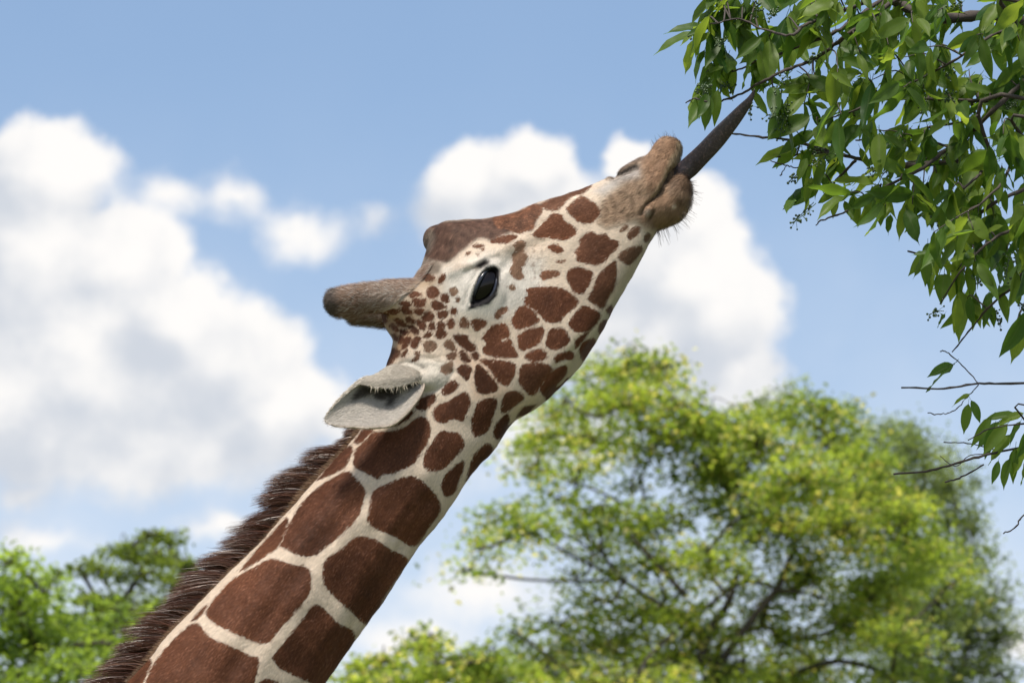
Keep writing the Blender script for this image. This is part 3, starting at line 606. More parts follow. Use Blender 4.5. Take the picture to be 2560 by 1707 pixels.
 ('S', [(-460, 2560), (-220, 2520), (-20, 2560), (-120, 2760), (-380, 2760)], 0)]
spot = np.full(nv, -60.0); fade = np.zeros(nv)
for k, pts, fd in PATCH: near_sd(MP, catmull(np.vstack([cr(k, pts), cr(k, pts)[:1]]), 3)[:-1], spot, 60, fade, fd)
fade = lap(fade[:, None], 2)[:, 0]
def zone(k, pts, soft):
    s = np.full(nv, -200.0); near_sd(MP, cr(k, pts), s, soft * 3 + 5)
    x = np.clip((s + soft) / (2 * soft), 0, 1); return x * x * (3 - 2 * x)
CREAM = np.array([.70, .575, .455])
basec = np.tile(CREAM, (nv, 1))
spotc = np.tile(np.array([.104, .040, .020]), (nv, 1))
def paint(w, c, amt=1.0):
    global basec
    basec = basec + (np.array(c) - basec) * (w * amt)[:, None]
# warm neck, cooler white face, yellowish throat
paint(zone('A', [(1350, 600), (1800, 450), (2352, 500), (2352, 900), (1900, 1100), (1500, 1050), (1380, 900)], 25), (.70, .66, .60), .8)
paint(zone('E', [(1250, 1000), (1700, 600), (1950, 200), (2100, 0), (1900, 500), (1500, 1100), (1000, 1600), (950, 1500)], 12), (.56, .50, .33), .6)
paint(zone('C', [(1440, 300), (1560, 200), (1800, 300), (1950, 560), (2150, 640), (1900, 700), (1650, 700), (1620, 400)], 12), (.68, .48, .34), .55)
paint(zone('C', [(880, 370), (1100, 280), (1400, 330), (1480, 420), (1400, 600), (1180, 650), (1000, 420)], 14), (.56, .52, .45), .8)
paint(zone('A', [(640, 1010), (1100, 980), (1100, 1250), (880, 1500), (820, 1480), (900, 1300), (780, 1160)], 14), (.40, .24, .13), .85)
paint(zone('A', [(1080, 760), (1180, 700), (1330, 700), (1250, 760), (1000, 830)], 8), (.38, .26, .14), .6)
paint(zone('A', [(1000, 780), (1200, 720), (1330, 900), (1250, 1100), (1150, 1250), (1000, 1300), (900, 1150), (850, 1000)], 30), (.46, .34, .235), .65)
# forehead and median horn
forehead = zone('A', [(1120, 330), (1200, 180), (1330, 130), (1500, 120), (1800, 95), (1950, 60), (2130, 20), (2352, -60), (2260, 180), (2230, 225), (2060, 230), (1960, 270), (1830, 330), (1760, 300), (1690, 310), (1620, 370), (1540, 430), (1490, 480), (1400, 540), (1300, 530), (1190, 510)], 7)
paint(forehead, (.112, .062, .044))
paint(zone('A', [(1150, 350), (1180, 270), (1250, 200), (1290, 280), (1260, 380), (1220, 450), (1180, 420)], 9), (.19, .15, .115), .8)
paint(zone('A', [(1060, 700), (1120, 560), (1190, 490), (1290, 520), (1350, 560), (1330, 640), (1240, 670), (1150, 720)], 7), (.23, .18, .14), .95)
# ossicone
oss = zone('A', [(150, 900), (250, 760), (440, 725), (700, 670), (900, 650), (1080, 680), (1190, 560), (1260, 560), (1180, 690), (1100, 760), (1020, 830), (930, 900), (800, 1000), (640, 1040), (560, 1200), (380, 1150), (250, 1110), (170, 1000)], 10)
paint(oss, (.235, .155, .112))
paint(zone('A', [(150, 900), (230, 780), (330, 750), (330, 860), (350, 1000), (300, 1100), (210, 1080)], 14), (.08, .068, .06), .85)
paint(zone('A', [(640, 760), (900, 780), (1000, 850), (800, 960), (600, 960)], 30), (.33, .265, .215), .55)
# muzzle: tan and brown
muz = zone('B', [(1000, 560), (1100, 480), (1360, 330), (1500, 150), (1760, 120), (1820, 420), (1900, 560), (1900, 800), (1780, 1010), (1600, 1100), (1400, 1060), (1300, 980), (1180, 1010), (1000, 1060), (920, 1000), (940, 850), (1000, 760), (1160, 640)], 14)
chinz = zone('B', [(1560, 640), (1640, 560), (1860, 520), (1900, 700), (1820, 850), (1700, 760)], 10)
paint(muz, (.38, .25, .16), .9)
paint(zone('B', [(880, 700), (1060, 580), (1330, 440), (1340, 560), (1150, 620), (980, 740)], 12), (.50, .46, .43), .8)
paint(zone('B', [(1000, 590), (1080, 500), (1360, 355), (1380, 400), (1290, 420), (1160, 490), (1060, 560)], 6), (.17, .125, .10), .8)
paint(zone('B', [(1370, 420), (1500, 180), (1700, 170), (1750, 300), (1640, 420), (1560, 620), (1480, 740), (1400, 700)], 16), (.28, .15, .085), .6)
paint(zone('B', [(1700, 180), (1770, 280), (1740, 420), (1640, 480), (1590, 600), (1480, 780), (1420, 800), (1540, 600), (1620, 400), (1680, 300)], 7), (.50, .40, .26), .75)
paint(zone('B', [(1590, 600), (1700, 540), (1820, 550), (1860, 640), (1840, 760), (1760, 720), (1660, 700)], 12), (.12, .07, .045), .75)
paint(zone('B', [(1390, 830), (1560, 690), (1800, 780), (1760, 930), (1650, 1040), (1500, 1080), (1330, 1000)], 14), (.27, .165, .10), .8)
paint(zone('B', [(1640, 830), (1670, 825), (1685, 860), (1655, 880)], 3), (.55, .45, .33), .8)
paint(zone('B', [(1380, 900), (1420, 880), (1440, 930), (1400, 950)], 5), (.45, .38, .33), .7)
# dark mouth line, nostril, eye surround, tuft over the eye
def line(k, pts, w): return np.exp(-(seg_dist(MP, cr(k, pts)) / w) ** 2)
paint(line('B', [(1670, 470), (1610, 530), (1570, 620), (1520, 720), (1450, 790), (1395, 830)], 3.2), (.022, .015, .012), .95)
paint(line('B', [(1085, 548), (1120, 532), (1200, 500), (1295, 449)], 6.0), (.012, .010, .010), .97)
paint(line('B', [(1480, 880), (1430, 965)], 3.0), (.05, .03, .02), .8)
EYE_RIM = cr('A', [(1610, 1000), (1640, 900), (1680, 770), (1725, 665), (1790, 600), (1880, 568), (1920, 610), (1914, 740), (1888, 860), (1815, 940), (1720, 970), (1660, 985)])
sr = np.full(nv, -200.0); near_sd(MP, EYE_RIM, sr, 20); x = np.clip((sr + 2.5) / 4, 0, 1); rimw = x
paint(x, (.010, .009, .010))
paint(zone('A', [(1660, 595), (1690, 545), (1770, 495), (1825, 520), (1810, 560), (1730, 600)], 7), (.02, .014, .012), 1.0)
paint(zone('A', [(1400, 640), (1560, 590), (1700, 600), (1640, 560), (1500, 540)], 8), (.42, .30, .20), .5)
# fuzzy brown freckling over the cheek below the nose
fr = zone('A', [(2000, 350), (2352, 250), (2352, 1000), (2200, 700), (2050, 720)], 22)
paint(fr * np.clip(vnoise(V, 900, 5) * .8, 0, 1), (.30, .20, .14), .9)
fz = zone('B', [(930, 760), (1200, 660), (1400, 700), (1350, 960), (1000, 1050), (920, 960)], 20)
paint(fz * np.clip(vnoise(V, 1100, 8) * .9, 0, 1), (.13, .075, .045), .8)
# patch hue wanders; ventral and lower patches darker
wv = vnoise(V, 22, 11)[:, None]
spotc = spotc * (1 + .24 * wv) * (1 + .28 * np.exp(-np.clip(spot, 0, 60) / 9))[:, None] * (1 + .10 * vnoise(V, 70, 12)[:, None])
dark = np.clip(-fade, 0, 1)[:, None]; lite = np.clip(fade, 0, 1)[:, None]
spotc = spotc * (1 - 1.3 * dark) + (np.array([.27, .18, .12]) - spotc) * lite
basec = basec * (1 + .05 * vnoise(V, 45, 14)[:, None])
# patch mask does not apply on horn, muzzle and forehead zones painted above
noz = np.clip(oss * 1.0, 0, 1) * (MP[:, 0] < cr('A', [(900, 0)])[0, 0]) * (MP[:, 1] < cr('A', [(0, 990)])[0, 1])
spot = spot + 1.8 - 60 * noz - 60 * rimw
# hair flow coordinates along the spine
seg = np.linalg.norm(np.diff(CL, axis=0), axis=1); SL = np.concatenate([[0], np.cumsum(seg)])
CT = np.gradient(CL, axis=0); CT /= np.linalg.norm(CT, axis=1)[:, None]
P2 = V[:, [0, 2]]; idx = np.empty(nv, int)
for i in range(0, nv, 20000):
    d = ((P2[i:i + 20000, None, :] - CL[None]) ** 2).sum(2); idx[i:i + 20000] = d.argmin(1)
rel = P2 - CL[idx]
sc_ = SL[idx] + (rel * CT[idx]).sum(1); ac = rel[:, 0] * -CT[idx][:, 1] + rel[:, 1] * CT[idx][:, 0]
flow = np.stack([sc_, ac, V[:, 1]], 1)
fdir = np.zeros((nv, 3)); fdir[:, 0] = -CT[idx][:, 0]; fdir[:, 2] = -CT[idx][:, 1]
ossd = loc(*sA(330, 915)) - loc(*sA(1000, 920)); ossd /= np.linalg.norm(ossd)
fdir = fdir + (ossd - fdir) * (oss * .85)[:, None]
fdir = lap(fdir, 12)

me = mesh_np('body', gl(V), F)
color_attr(me, 'basecol', basec); color_attr(me, 'spotcol', spotc); float_attr(me, 'spot', spot); vec_attr(me, 'flow', flow); float_attr(me, 'fade', fade)
cm = bpy.data.materials.new('giraffe_coat'); t, b = principled(cm)
fl = t.attr('flow').outputs['Vector']
n1, _ = t.noise(t.vm('MULTIPLY', fl, (60, 420, 420)), 1.0, 3, .6)
n2, _ = t.noise(t.vm('MULTIPLY', fl, (90, 900, 900)), 1.0, 3, .6)
jit = t.math('MULTIPLY', t.math('SUBTRACT', n1, .5), 13.0)
msk = t.smooth(t.math('ADD', t.attr('spot').outputs['Fac'], jit), -1.6, 1.6)
col = t.mix(msk, t.attr('basecol').outputs['Color'], t.attr('spotcol').outputs['Color'])
vv = t.lin(n2, .25, .75, .78, 1.2)
t.l.new(t.vm('SCALE', col, scale=vv), b.inputs['Base Color'])
b.inputs['Roughness'].default_value = .7; b.inputs['Specular IOR Level'].default_value = .12
bp = t.node('ShaderNodeBump'); bp.inputs['Strength'].default_value = .35; bp.inputs['Distance'].default_value = .002
t.l.new(n2, bp.inputs['Height']); t.l.new(bp.outputs[0], b.inputs['Normal'])
BODY = obj('body', me, cm, GROOT)

# ---- coat hair: short strands lying along the skin
hm = bpy.data.materials.new('coat_hair'); t, b = principled(hm)
t.l.new(t.attr('col').outputs['Color'], b.inputs['Base Color']); b.inputs['Roughness'].default_value = .6; b.inputs['Specular IOR Level'].default_value = .12
def strands(name, roots, dirs, nrm, length, width, cols, mat, parent, bend=0.0):
    n = len(roots); side = np.cross(nrm, dirs); side /= np.linalg.norm(side, axis=1)[:, None] + 1e-9
    w = (width * np.ones(n))[:, None]; L = (length * np.ones(n))[:, None]
    midp = roots + dirs * L * .55 + nrm * L * bend
    tip = roots + dirs * L
    Vv = np.stack([roots - side * w * .5, roots + side * w * .5, midp + side * w * .4, midp - side * w * .4, tip], 1).reshape(-1, 3)
    k = np.arange(n)[:, None] * 5
    Ff = np.vstack([k + np.array([0, 1, 2]), k + np.array([0, 2, 3]), k + np.array([3, 2, 4])])
    mm = mesh_np(name, gl(Vv), Ff); color_attr(mm, 'col', np.repeat(cols, 5, 0))
    return obj(name, mm, mat, parent, smooth=False)
TR = np.vstack([F[:, [0, 1, 2]], F[:, [0, 2, 3]]])
ar = .5 * np.linalg.norm(np.cross(V[TR[:, 1]] - V[TR[:, 0]], V[TR[:, 2]] - V[TR[:, 0]]), axis=1)
tc = TR[:, 0]
inframe = (MP[tc, 1] < 1780) & (MP[tc, 0] > 100)
wgt = ar * inframe * np.where(N[tc, 1] > .45, .12, 1.0)
head = MP[tc, 0] > 960
wgt = wgt * np.where(head, 1.6, 1.0)
wgt *= np.where(rimw[tc] > .3, .02, 1)
nom = np.maximum(line('B', [(1670, 470), (1610, 530), (1570, 620), (1520, 720), (1450, 790), (1395, 830)], 4.0), line('B', [(1085, 548), (1120, 532), (1200, 500), (1295, 449)], 5.5))
wgt *= 1 - .97 * nom[tc]
NH = 300000
pick = rng.choice(len(TR), NH, p=wgt / wgt.sum())
r1 = np.sqrt(rng.uniform(size=NH)); r2 = rng.uniform(size=NH)
bc = np.stack([1 - r1, r1 * (1 - r2), r1 * r2], 1)
def ip(X): return (X[TR[pick]] * (bc[:, :, None] if X.ndim == 2 else bc)).sum(1)
R0 = ip(V); Nn = ip(N); Nn /= np.linalg.norm(Nn, axis=1)[:, None]
D = ip(fdir); D -= Nn * (D * Nn).sum(1)[:, None]; D /= np.linalg.norm(D, axis=1)[:, None] + 1e-9
sp = ip(spot); os_ = ip(oss); mz = ip(muz)
sd = np.cross(Nn, D)
fuzz = .14 + .35 * os_ + .15 * mz
D = D + sd * (rng.normal(0, 1, NH) * fuzz)[:, None]; D /= np.linalg.norm(D, axis=1)[:, None]; DT = D.copy()
D = D + 0 * sd * (fuzz)[:, None] + Nn * (.16 + .06 * rng.normal(size=NH) + .22 * os_ + .2 * mz)[:, None]
D /= np.linalg.norm(D, axis=1)[:, None]
ln = np.where(os_ > .4, .015, np.where(mz > .4, .0085, np.where(ip(MP)[:, 0] > 950, .0050, .0070))) * rng.uniform(.6, 1.3, NH)
ln *= 1 + 1.0 * ip(chinz)
on = (sp + rng.normal(0, 2.2, NH) > 0)[:, None]
fq = ip(flow); stk = vnoise(fq * np.array([14., 160., 160.]), 1.0, 41) + vnoise(fq * np.array([40., 420., 420.]), 1.0, 42)
hc = np.where(on, ip(spotc), ip(basec)) * np.where(on, rng.uniform(.55, 1.5, (NH, 1)) * np.exp(.16 * stk)[:, None], rng.uniform(.74, 1.2, (NH, 1)) * np.exp(.04 * stk)[:, None])
lightn = (rng.uniform(size=NH) < .05)[:, None] & on
hc = np.where(lightn, hc * 1.9 + .02, hc)
mot = vnoise(R0, 420, 31) + rng.normal(0, .5, NH)
hc = np.where((mz > .5)[:, None], hc * np.where(mot > .15, .62, 1.28)[:, None] * np.where(mot > .15, 1, np.array([1.08, .98, .86])[:, None]).T if False else np.where((mz > .5)[:, None], hc * (np.where(mot > .15, .80, 1.14)[:, None]), hc), hc)
fh = ip(forehead); hc = hc * np.where(fh > .4, np.exp(.45 * mot), 1.0)[:, None]
white = (rng.uniform(size=NH) < .16)[:, None] & (os_ > .4)[:, None] & (ip(MP)[:, 0] > cr('A', [(340, 0)])[0, 0])[:, None]
hc = np.where(white, np.array([.5, .45, .4]), hc)
tag(strands('coat_hair', R0 - Nn * .0002 - DT * (ln * .5)[:, None], D, Nn, ln, .00065, hc, hm, GROOT, .06), kind='stuff')

# ---- mane
mm_ = bpy.data.materials.new('mane_hair'); t, b = principled(mm_)
t.l.new(t.attr('col').outputs['Color'], b.inputs['Base Color']); b.inputs['Roughness'].default_value = .32; b.inputs['Specular IOR Level'].default_value = .3
dors = np.array([(-350, 2440), (60, 1990), (323, 1707), (379, 1640), (438, 1572), (498, 1520), (561, 1448), (608, 1408), (659, 1355), (710, 1295), (757, 1231), (808, 1180), (863, 1125), (897, 1083), (925, 1040)], float)
dl = catmull(np.array([loc(*p) for p in dors]), 12)
dlen = np.concatenate([[0], np.cumsum(np.linalg.norm(np.diff(dl, axis=0), axis=1))])
NM = 36000
def along(s): return np.stack([np.interp(s, dlen, dl[:, k]) for k in range(3)], 1)
s0 = rng.uniform(.25 * dlen[-1], dlen[-1], NM)
tgm = along(s0 + .01) - along(s0 - .01); tgm /= np.linalg.norm(tgm, axis=1)[:, None]
upn = np.stack([-tgm[:, 2], np.zeros(NM), tgm[:, 0]], 1)                  # away from the neck, dorsal side
yo = rng.normal(0, .009, NM)
# tufts: strands of one clump lean together
CW = .0085
ck = np.floor(s0 / CW + .6 * np.sin(s0 * 90)).astype(int); cr_ = np.random.default_rng(3)
nck = ck.max() + 2
c_lean = cr_.normal(0, .11, nck)[ck]; c_len = cr_.uniform(.82, 1.15, nck)[ck]; c_y = cr_.normal(0, .25, nck)[ck]; c_s = (ck + .5) * CW
fr_end = np.clip((dlen[-1] - s0) / .10, .45, 1)
Lm = .068 * c_len * (1 - .55 * rng.uniform(size=NM) ** 1.6) * fr_end * np.interp(s0, [0, dlen[-1] * .6, dlen[-1]], [1.15, 1.1, 1.0])
roots = along(s0) + upn * -.006; roots[:, 1] += yo
dir0 = upn * .85 - tgm * (.42 + c_lean + rng.normal(0, .08, NM))[:, None]
dir0[:, 1] += c_y * .5 + yo * 9 + rng.normal(0, .10, NM)
dir0 /= np.linalg.norm(dir0, axis=1)[:, None]
SEG = 4
cfree = np.where(rng.uniform(size=NM) < .45, .12, .75)
tt = np.linspace(0, 1, SEG + 1)
pth = []
for u in tt:
    p = roots + dir0 * (Lm * u)[:, None] - tgm * (Lm * .34 * u * u)[:, None] - np.array([0, 0, 1.]) * (Lm * .06 * u * u)[:, None]
    cl = along(c_s) ; pull = (cl - along(s0)); p = p + pull * (cfree * u * u)[:, None]
    pth.append(p)
wd = .00075
sdv = np.cross(dir0, np.array([0, 1.0, 0]) + rng.normal(0, .5, (NM, 3))); sdv /= np.linalg.norm(sdv, axis=1)[:, None]
Vm = np.stack([pth[i] + sg * sdv * wd * .5 * (1 - .85 * tt[i] ** 2) for i in range(SEG + 1) for sg in (-1, 1)], 1).reshape(-1, 3)
kk = np.arange(NM)[:, None] * (2 * (SEG + 1))
Fm = np.vstack([kk + np.array([2 * i, 2 * i + 1, 2 * i + 3, 2 * i + 2]) for i in range(SEG)])
base_m = np.array([.066, .025, .014]); cmn = base_m * rng.uniform(.5, 1.7, (NM, 1))
lt = rng.uniform(size=NM) < .10; cmn[lt] = np.array([.16, .085, .055]) * rng.uniform(.7, 1.3, (lt.sum(), 1))
mm2 = mesh_np('mane', gl(Vm), Fm); color_attr(mm2, 'col', np.repeat(cmn, 2 * (SEG + 1), 0))
MANE = obj('mane', mm2, mm_, GROOT, smooth=False)
tag(MANE, 'stiff dark brown mane along the back of the neck', kind='stuff')
# pale short hair at the foot of the mane
NF = 7000
s1 = rng.uniform(.25 * dlen[-1], dlen[-1], NF); tg1 = along(s1 + .01) - along(s1 - .01); tg1 /= np.linalg.norm(tg1, axis=1)[:, None]
up1 = np.stack([-tg1[:, 2], np.zeros(NF), tg1[:, 0]], 1)
ro1 = along(s1) - up1 * .008; ro1[:, 1] += -.016 - np.abs(rng.normal(0, .004, NF))
d1 = up1 * .8 - tg1 * .5 + rng.normal(0, .14, (NF, 3)) + np.array([0, -.25, 0]); d1 /= np.linalg.norm(d1, axis=1)[:, None]
c1 = np.array([.24, .15, .095]) * rng.uniform(.5, 1.3, (NF, 1))
tag(strands('mane_base_hair', ro1, d1, np.tile([0., -1, 0], (NF, 1)), .014 * rng.uniform(.6, 1.2, NF), .0008, c1, hm, GROOT), kind='stuff')

# ---- ear
earm = bpy.data.materials.new('ear_skin'); t, b = principled(earm)
oc = t.node('ShaderNodeTexCoord').outputs['Object']
n1, _ = t.noise(oc, 260, 5, .6); n2, _ = t.noise(oc, 45, 4, .55)
cc = t.vm('SCALE', t.attr('col').outputs['Color'], scale=t.math('MULTIPLY', t.lin(n1, .2, .8, .82, 1.15), t.lin(n2, .2, .8, .85, 1.12)))
t.l.new(cc, b.inputs['Base Color']); b.inputs['Roughness'].default_value = .7; b.inputs['Specular IOR Level'].default_value = .25
b.inputs['Subsurface Weight'].default_value = .12; b.inputs['Subsurface Radius'].default_value = (.006, .003, .002)
bp = t.node('ShaderNodeBump'); bp.inputs['Strength'].default_value = .3; bp.inputs['Distance'].default_value = .0015
t.l.new(n1, bp.inputs['Height']); t.l.new(bp.outputs[0], b.inputs['Normal'])
EST = [
 [(1185, 520, -.080), (1180, 495, -.076), (1172, 485, -.075), (1165, 470, -.074), (1150, 440, -.078), (1158, 455, -.084), (1160, 475, -.086)],
 [(1172, 610, -.092), (1160, 575, -.082), (1145, 535, -.076), (1135, 500, -.074), (1130, 440, -.080), (1135, 470, -.090), (1125, 505, -.094)],
 [(1125, 700, -.112), (1085, 640, -.100), (1060, 580, -.090), (1050, 520, -.086), (1070, 410, -.096), (1080, 470, -.112), (1070, 530, -.114)],
 [(1010, 845, -.126), (985, 750, -.110), (950, 660, -.098), (925, 570, -.094), (960, 375, -.108), (965, 480, -.128), (955, 568, -.130)],
 [(870, 955, -.138), (850, 850, -.122), (830, 740, -.108), (815, 610, -.104), (850, 375, -.118), (840, 490, -.140), (830, 583, -.142)],
 [(680, 984, -.152), (670, 880, -.138), (650, 760, -.126), (640, 650, -.120), (700, 466, -.132), (690, 520, -.148), (685, 575, -.150)],
 [(480, 977, -.162), (475, 890, -.152), (480, 780, -.143), (500, 680, -.138), (560, 510, -.146), (562, 522, -.154), (565, 548, -.155)],
 [(330, 964, -.168), (315, 915, -.163), (325, 840, -.158), (350, 770, -.156), (400, 645, -.158), (402, 650, -.161), (405, 660, -.161)],
 [(245, 938, -.170), (238, 915, -.168), (245, 880, -.166), (258, 845, -.165), (280, 775, -.166), (283, 778, -.167), (286, 782, -.167)],
 [(206, 905, -.171), (206, 898, -.170), (207, 890, -.170), (208, 885, -.170), (212, 870, -.170), (213, 871, -.170), (214, 872, -.170)]]
EST = [[(a, b2, -.085 + (yo + .085) * .62) for a, b2, yo in row] for row in EST]
E3 = np.array([[loc(*cr('C', [(a, b2)])[0], yo) for a, b2, yo in row] for row in EST])
E3 = np.array([catmull(E3[i], 9) for i in range(len(E3))])
E3 = np.array([catmull(E3[:, j], 9) for j in range(E3.shape[1])])          # [v][u]
nvv, nu = E3.shape[:2]
EV = E3.reshape(-1, 3); EF = np.array([[j * nu + i, j * nu + i + 1, (j + 1) * nu + i + 1, (j + 1) * nu + i] for j in range(nvv - 1) for i in range(nu - 1)])
EPX = project(to_world(EV)); vfrac = np.repeat(np.arange(nvv) / (nvv - 1), nu)
ecol = np.tile(np.array([.47, .425, .375]), (len(EV), 1))
es = np.full(len(EV), -100.0)
for poly in ([(500, 690), (540, 620), (600, 550), (700, 565), (685, 625), (570, 662)], [(712, 645), (730, 590), (900, 565), (965, 570), (940, 650), (872, 748), (838, 748), (880, 662), (800, 692), (742, 688)], [(1040, 580), (1110, 470), (1165, 470), (1105, 575)]):
    near_sd(EPX, cr('C', poly), es, 60)
dk = np.clip((es + 7) / 9, 0, 1) * (vfrac < .62)
gd = np.clip((es + 26) / 30, 0, 1) * (vfrac < .62)
ecol = ecol * (1 - .35 * gd)[:, None]
ecol = ecol + (np.array([.032, .025, .022]) - ecol) * (dk * .92)[:, None]
edge = np.clip(1 - np.minimum(vfrac, 1 - 0 * vfrac) / .05, 0, 1)
ecol = ecol + (np.array([.40, .31, .23]) - ecol) * (edge * .6)[:, None]
upm = (vfrac > .62)[:, None]
ecol = np.where(upm, ecol * np.array([.95, .93, .88]) * (1 - .3 * np.clip(1 - np.abs(vfrac[:, None] - .66) / .05, 0, 1)), ecol)
def ear_mesh(name, W):
    em_ = mesh_np(name, gl(W), EF); color_attr(em_, 'col', ecol); return em_
ear = obj('ear', ear_mesh('ear', EV), earm, GROOT)
def thick(o, th_=.004):
    md = o.modifiers.new('thickness', 'SOLIDIFY'); md.thickness = th_; md.offset = 0
thick(ear)
W2 = EV * np.array([1, -1, 1]); pv2 = loc(*sC(1160, 520), .085)
ang = rad(-62); q = W2 - pv2
W2 = np.stack([q[:, 0] * math.cos(ang) - q[:, 1] * math.sin(ang), q[:, 0] * math.sin(ang) + q[:, 1] * math.cos(ang), q[:, 2] * .9], 1) + pv2
ear2 = obj('ear', ear_mesh('ear_far', W2), earm, GROOT); thick(ear2)
# short hair over the whole ear, dark tufts in the hollow
ET = np.vstack([EF[:, [0, 1, 2]], EF[:, [0, 2, 3]]])
ea = .5 * np.linalg.norm(np.cross(EV[ET[:, 1]] - EV[ET[:, 0]], EV[ET[:, 2]] - EV[ET[:, 0]]), axis=1)
NEH = 16000
pk = rng.choice(len(ET), NEH, p=ea / ea.sum()); q1 = np.sqrt(rng.uniform(size=NEH)); q2 = rng.uniform(size=NEH)
bce = np.stack([1 - q1, q1 * (1 - q2), q1 * q2], 1)
er0 = (EV[ET[pk]] * bce[:, :, None]).sum(1); ecl = (ecol[ET[pk]] * bce[:, :, None]).sum(1); edk = (dk[ET[pk]] * bce).sum(1)
en = np.cross(EV[ET[pk, 1]] - EV[ET[pk, 0]], EV[ET[pk, 2]] - EV[ET[pk, 0]]); en /= np.linalg.norm(en, axis=1)[:, None] + 1e-12
en *= np.where(rng.uniform(size=NEH) < .75, -np.sign(en[:, 1]), np.sign(en[:, 1]))[:, None]
ed = loc(*sC(205, 890), -.13) - loc(*sC(1150, 520), -.085); ed /= np.linalg.norm(ed)
edd = ed + rng.normal(0, .30, (NEH, 3)); edd -= en * (edd * en).sum(1)[:, None]; edd = edd / np.linalg.norm(edd, axis=1)[:, None] + en * .18
edd /= np.linalg.norm(edd, axis=1)[:, None]
tag(strands('ear_hair', er0 + en * .0021, edd, en, (.0065 + .006 * edk) * rng.uniform(.5, 1.3, NEH), .0006, ecl * rng.uniform(.7, 1.25, (NEH, 1)), hm, ear, .05), kind='stuff')
# fringe along the folded rim of the ear and dark hair inside
NE = 100
jf = rng.uniform(.12, .62, NE) * (nu - 1); i0 = jf.astype(int); rim = E3[-1]
ro = rim[i0] * (1 - (jf - i0))[:, None] + rim[i0 + 1] * (jf - i0)[:, None] + np.array([0, -.001, 0]) + np.array([0, 0, 1]) * rng.uniform(0, .004, (NE, 1))
de = np.array([.35, -.1, -1.0]) + rng.normal(0, .38, (NE, 3)); de /= np.linalg.norm(de, axis=1)[:, None]
ce = np.array([.62, .54, .42]) * rng.uniform(.7, 1.2, (NE, 1))
tag(strands('ear_fringe', ro, de, np.tile([0., -1, 0], (NE, 1)), .014 * rng.uniform(.2, 1.2, NE), .0004, ce, hm, ear), kind='stuff')

# ---- eyes
eyem = bpy.data.materials.new('eyeball'); t, b = principled(eyem)
oc = t.node('ShaderNodeTexCoord').outputs['Object']
f, _ = t.noise(oc, 90, 4, .6)
t.l.new(t.mix(f, (.002, .002, .002), (.007, .004, .003)), b.inputs['Base Color']); b.inputs['Roughness'].default_value = .03; b.inputs['Specular IOR Level'].default_value = .3
b.inputs['Coat Weight'].default_value = .0; b.inputs['Coat Roughness'].default_value = .02
lidm = bpy.data.materials.new('eyelid'); t, b = principled(lidm)
f, _ = t.noise(t.node('ShaderNodeTexCoord').outputs['Object'], 300, 3, .5)
t.l.new(t.mix(f, (.010, .011, .016), (.035, .040, .055)), b.inputs['Base Color']); b.inputs['Roughness'].default_value = .2
import bmesh
def uv_sphere(name, r, seg=32, rings=20):
    bmm = bmesh.new(); bmesh.ops.create_uvsphere(bmm, u_segments=seg, v_segments=rings, radius=r)
    mm = bpy.data.meshes.new(name); bmm.to_mesh(mm); bmm.free(); return mm
ec_px = cr('A', [(1772, 785)])[0]
kn = np.where((np.hypot(*(MP - ec_px).T) < 22) & (V[:, 1] < 0))[0]
ysurf = np.median(V[kn, 1]); print('eye surface y', ysurf)
ER = .037
for sg in (-1, 1):
    yc = ysurf + ER * .66
    c = loc(*ec_px, yc); c[1] = sg * -yc
    em3 = uv_sphere('eye', ER); em3.transform(Matrix.Translation(Vector(gl(c[None])[0])) @ Matrix.Rotation(rad(32), 4, 'Y') @ Matrix.Diagonal((.80, .9, 1.16, 1)))
    eo = obj('eye', em3, eyem, GROOT)
    def lidtube(pts, r, nm, dy):
        Pm = []
        for a, b2 in catmull(cr('A', pts), 5):
            # follow the ball's surface
            lp = loc(a, b2, ysurf); dx = lp[0] - c[0]; dz = lp[2] - c[2]
            yy = yc - math.sqrt(max(ER * ER * .92 - dx * dx - dz * dz, 1e-6)) + dy
            yy = min(yy, ysurf + .006); p = loc(a, b2, yy); p[1] = p[1] * (-sg); Pm.append(p)
        rr_ = np.sin(np.linspace(.25, math.pi - .25, len(Pm))) * r
        Vt, Ft = tube(Pm, rr_, 8); return Vt, Ft
    Vt, Ft = lidtube([(1655, 965), (1700, 948), (1780, 918), (1850, 850), (1884, 760), (1892, 660), (1882, 600)], .0042, 'eyelid', .001)
    obj('eyelid', mesh_np('lower_eyelid', gl(Vt), Ft), lidm, eo)
    Vt, Ft = lidtube([(1655, 960), (1672, 850), (1705, 750), (1745, 670), (1800, 615), (1878, 596)], .0034, 'eyelid', -.001)
    obj('eyelid', mesh_np('upper_eyelid', gl(Vt), Ft), lidm, eo)
    if sg == -1: UPL = Vt
# lashes of the near eye
NLh = 170
ul = catmull(cr('A', [(1660, 950), (1690, 780), (1740, 670), (1800, 612), (1880, 590)]), 20)
kx = rng.integers(0, len(ul), NLh)
rl = np.array([loc(*ul[k], ysurf - .002) for k in kx])
dlh = np.array([loc(*(ul[k] + (-6, -5)), ysurf - .012) for k in kx]) - rl + rng.normal(0, .002, (NLh, 3)); dlh /= np.linalg.norm(dlh, axis=1)[:, None]
tag(strands('eyelashes', rl, dlh, np.tile([0., -1, 0], (NLh, 1)), .014 * rng.uniform(.4, 1.1, NLh), .0006, np.tile([.012, .01, .009], (NLh, 1)), hm, GROOT), kind='stuff')

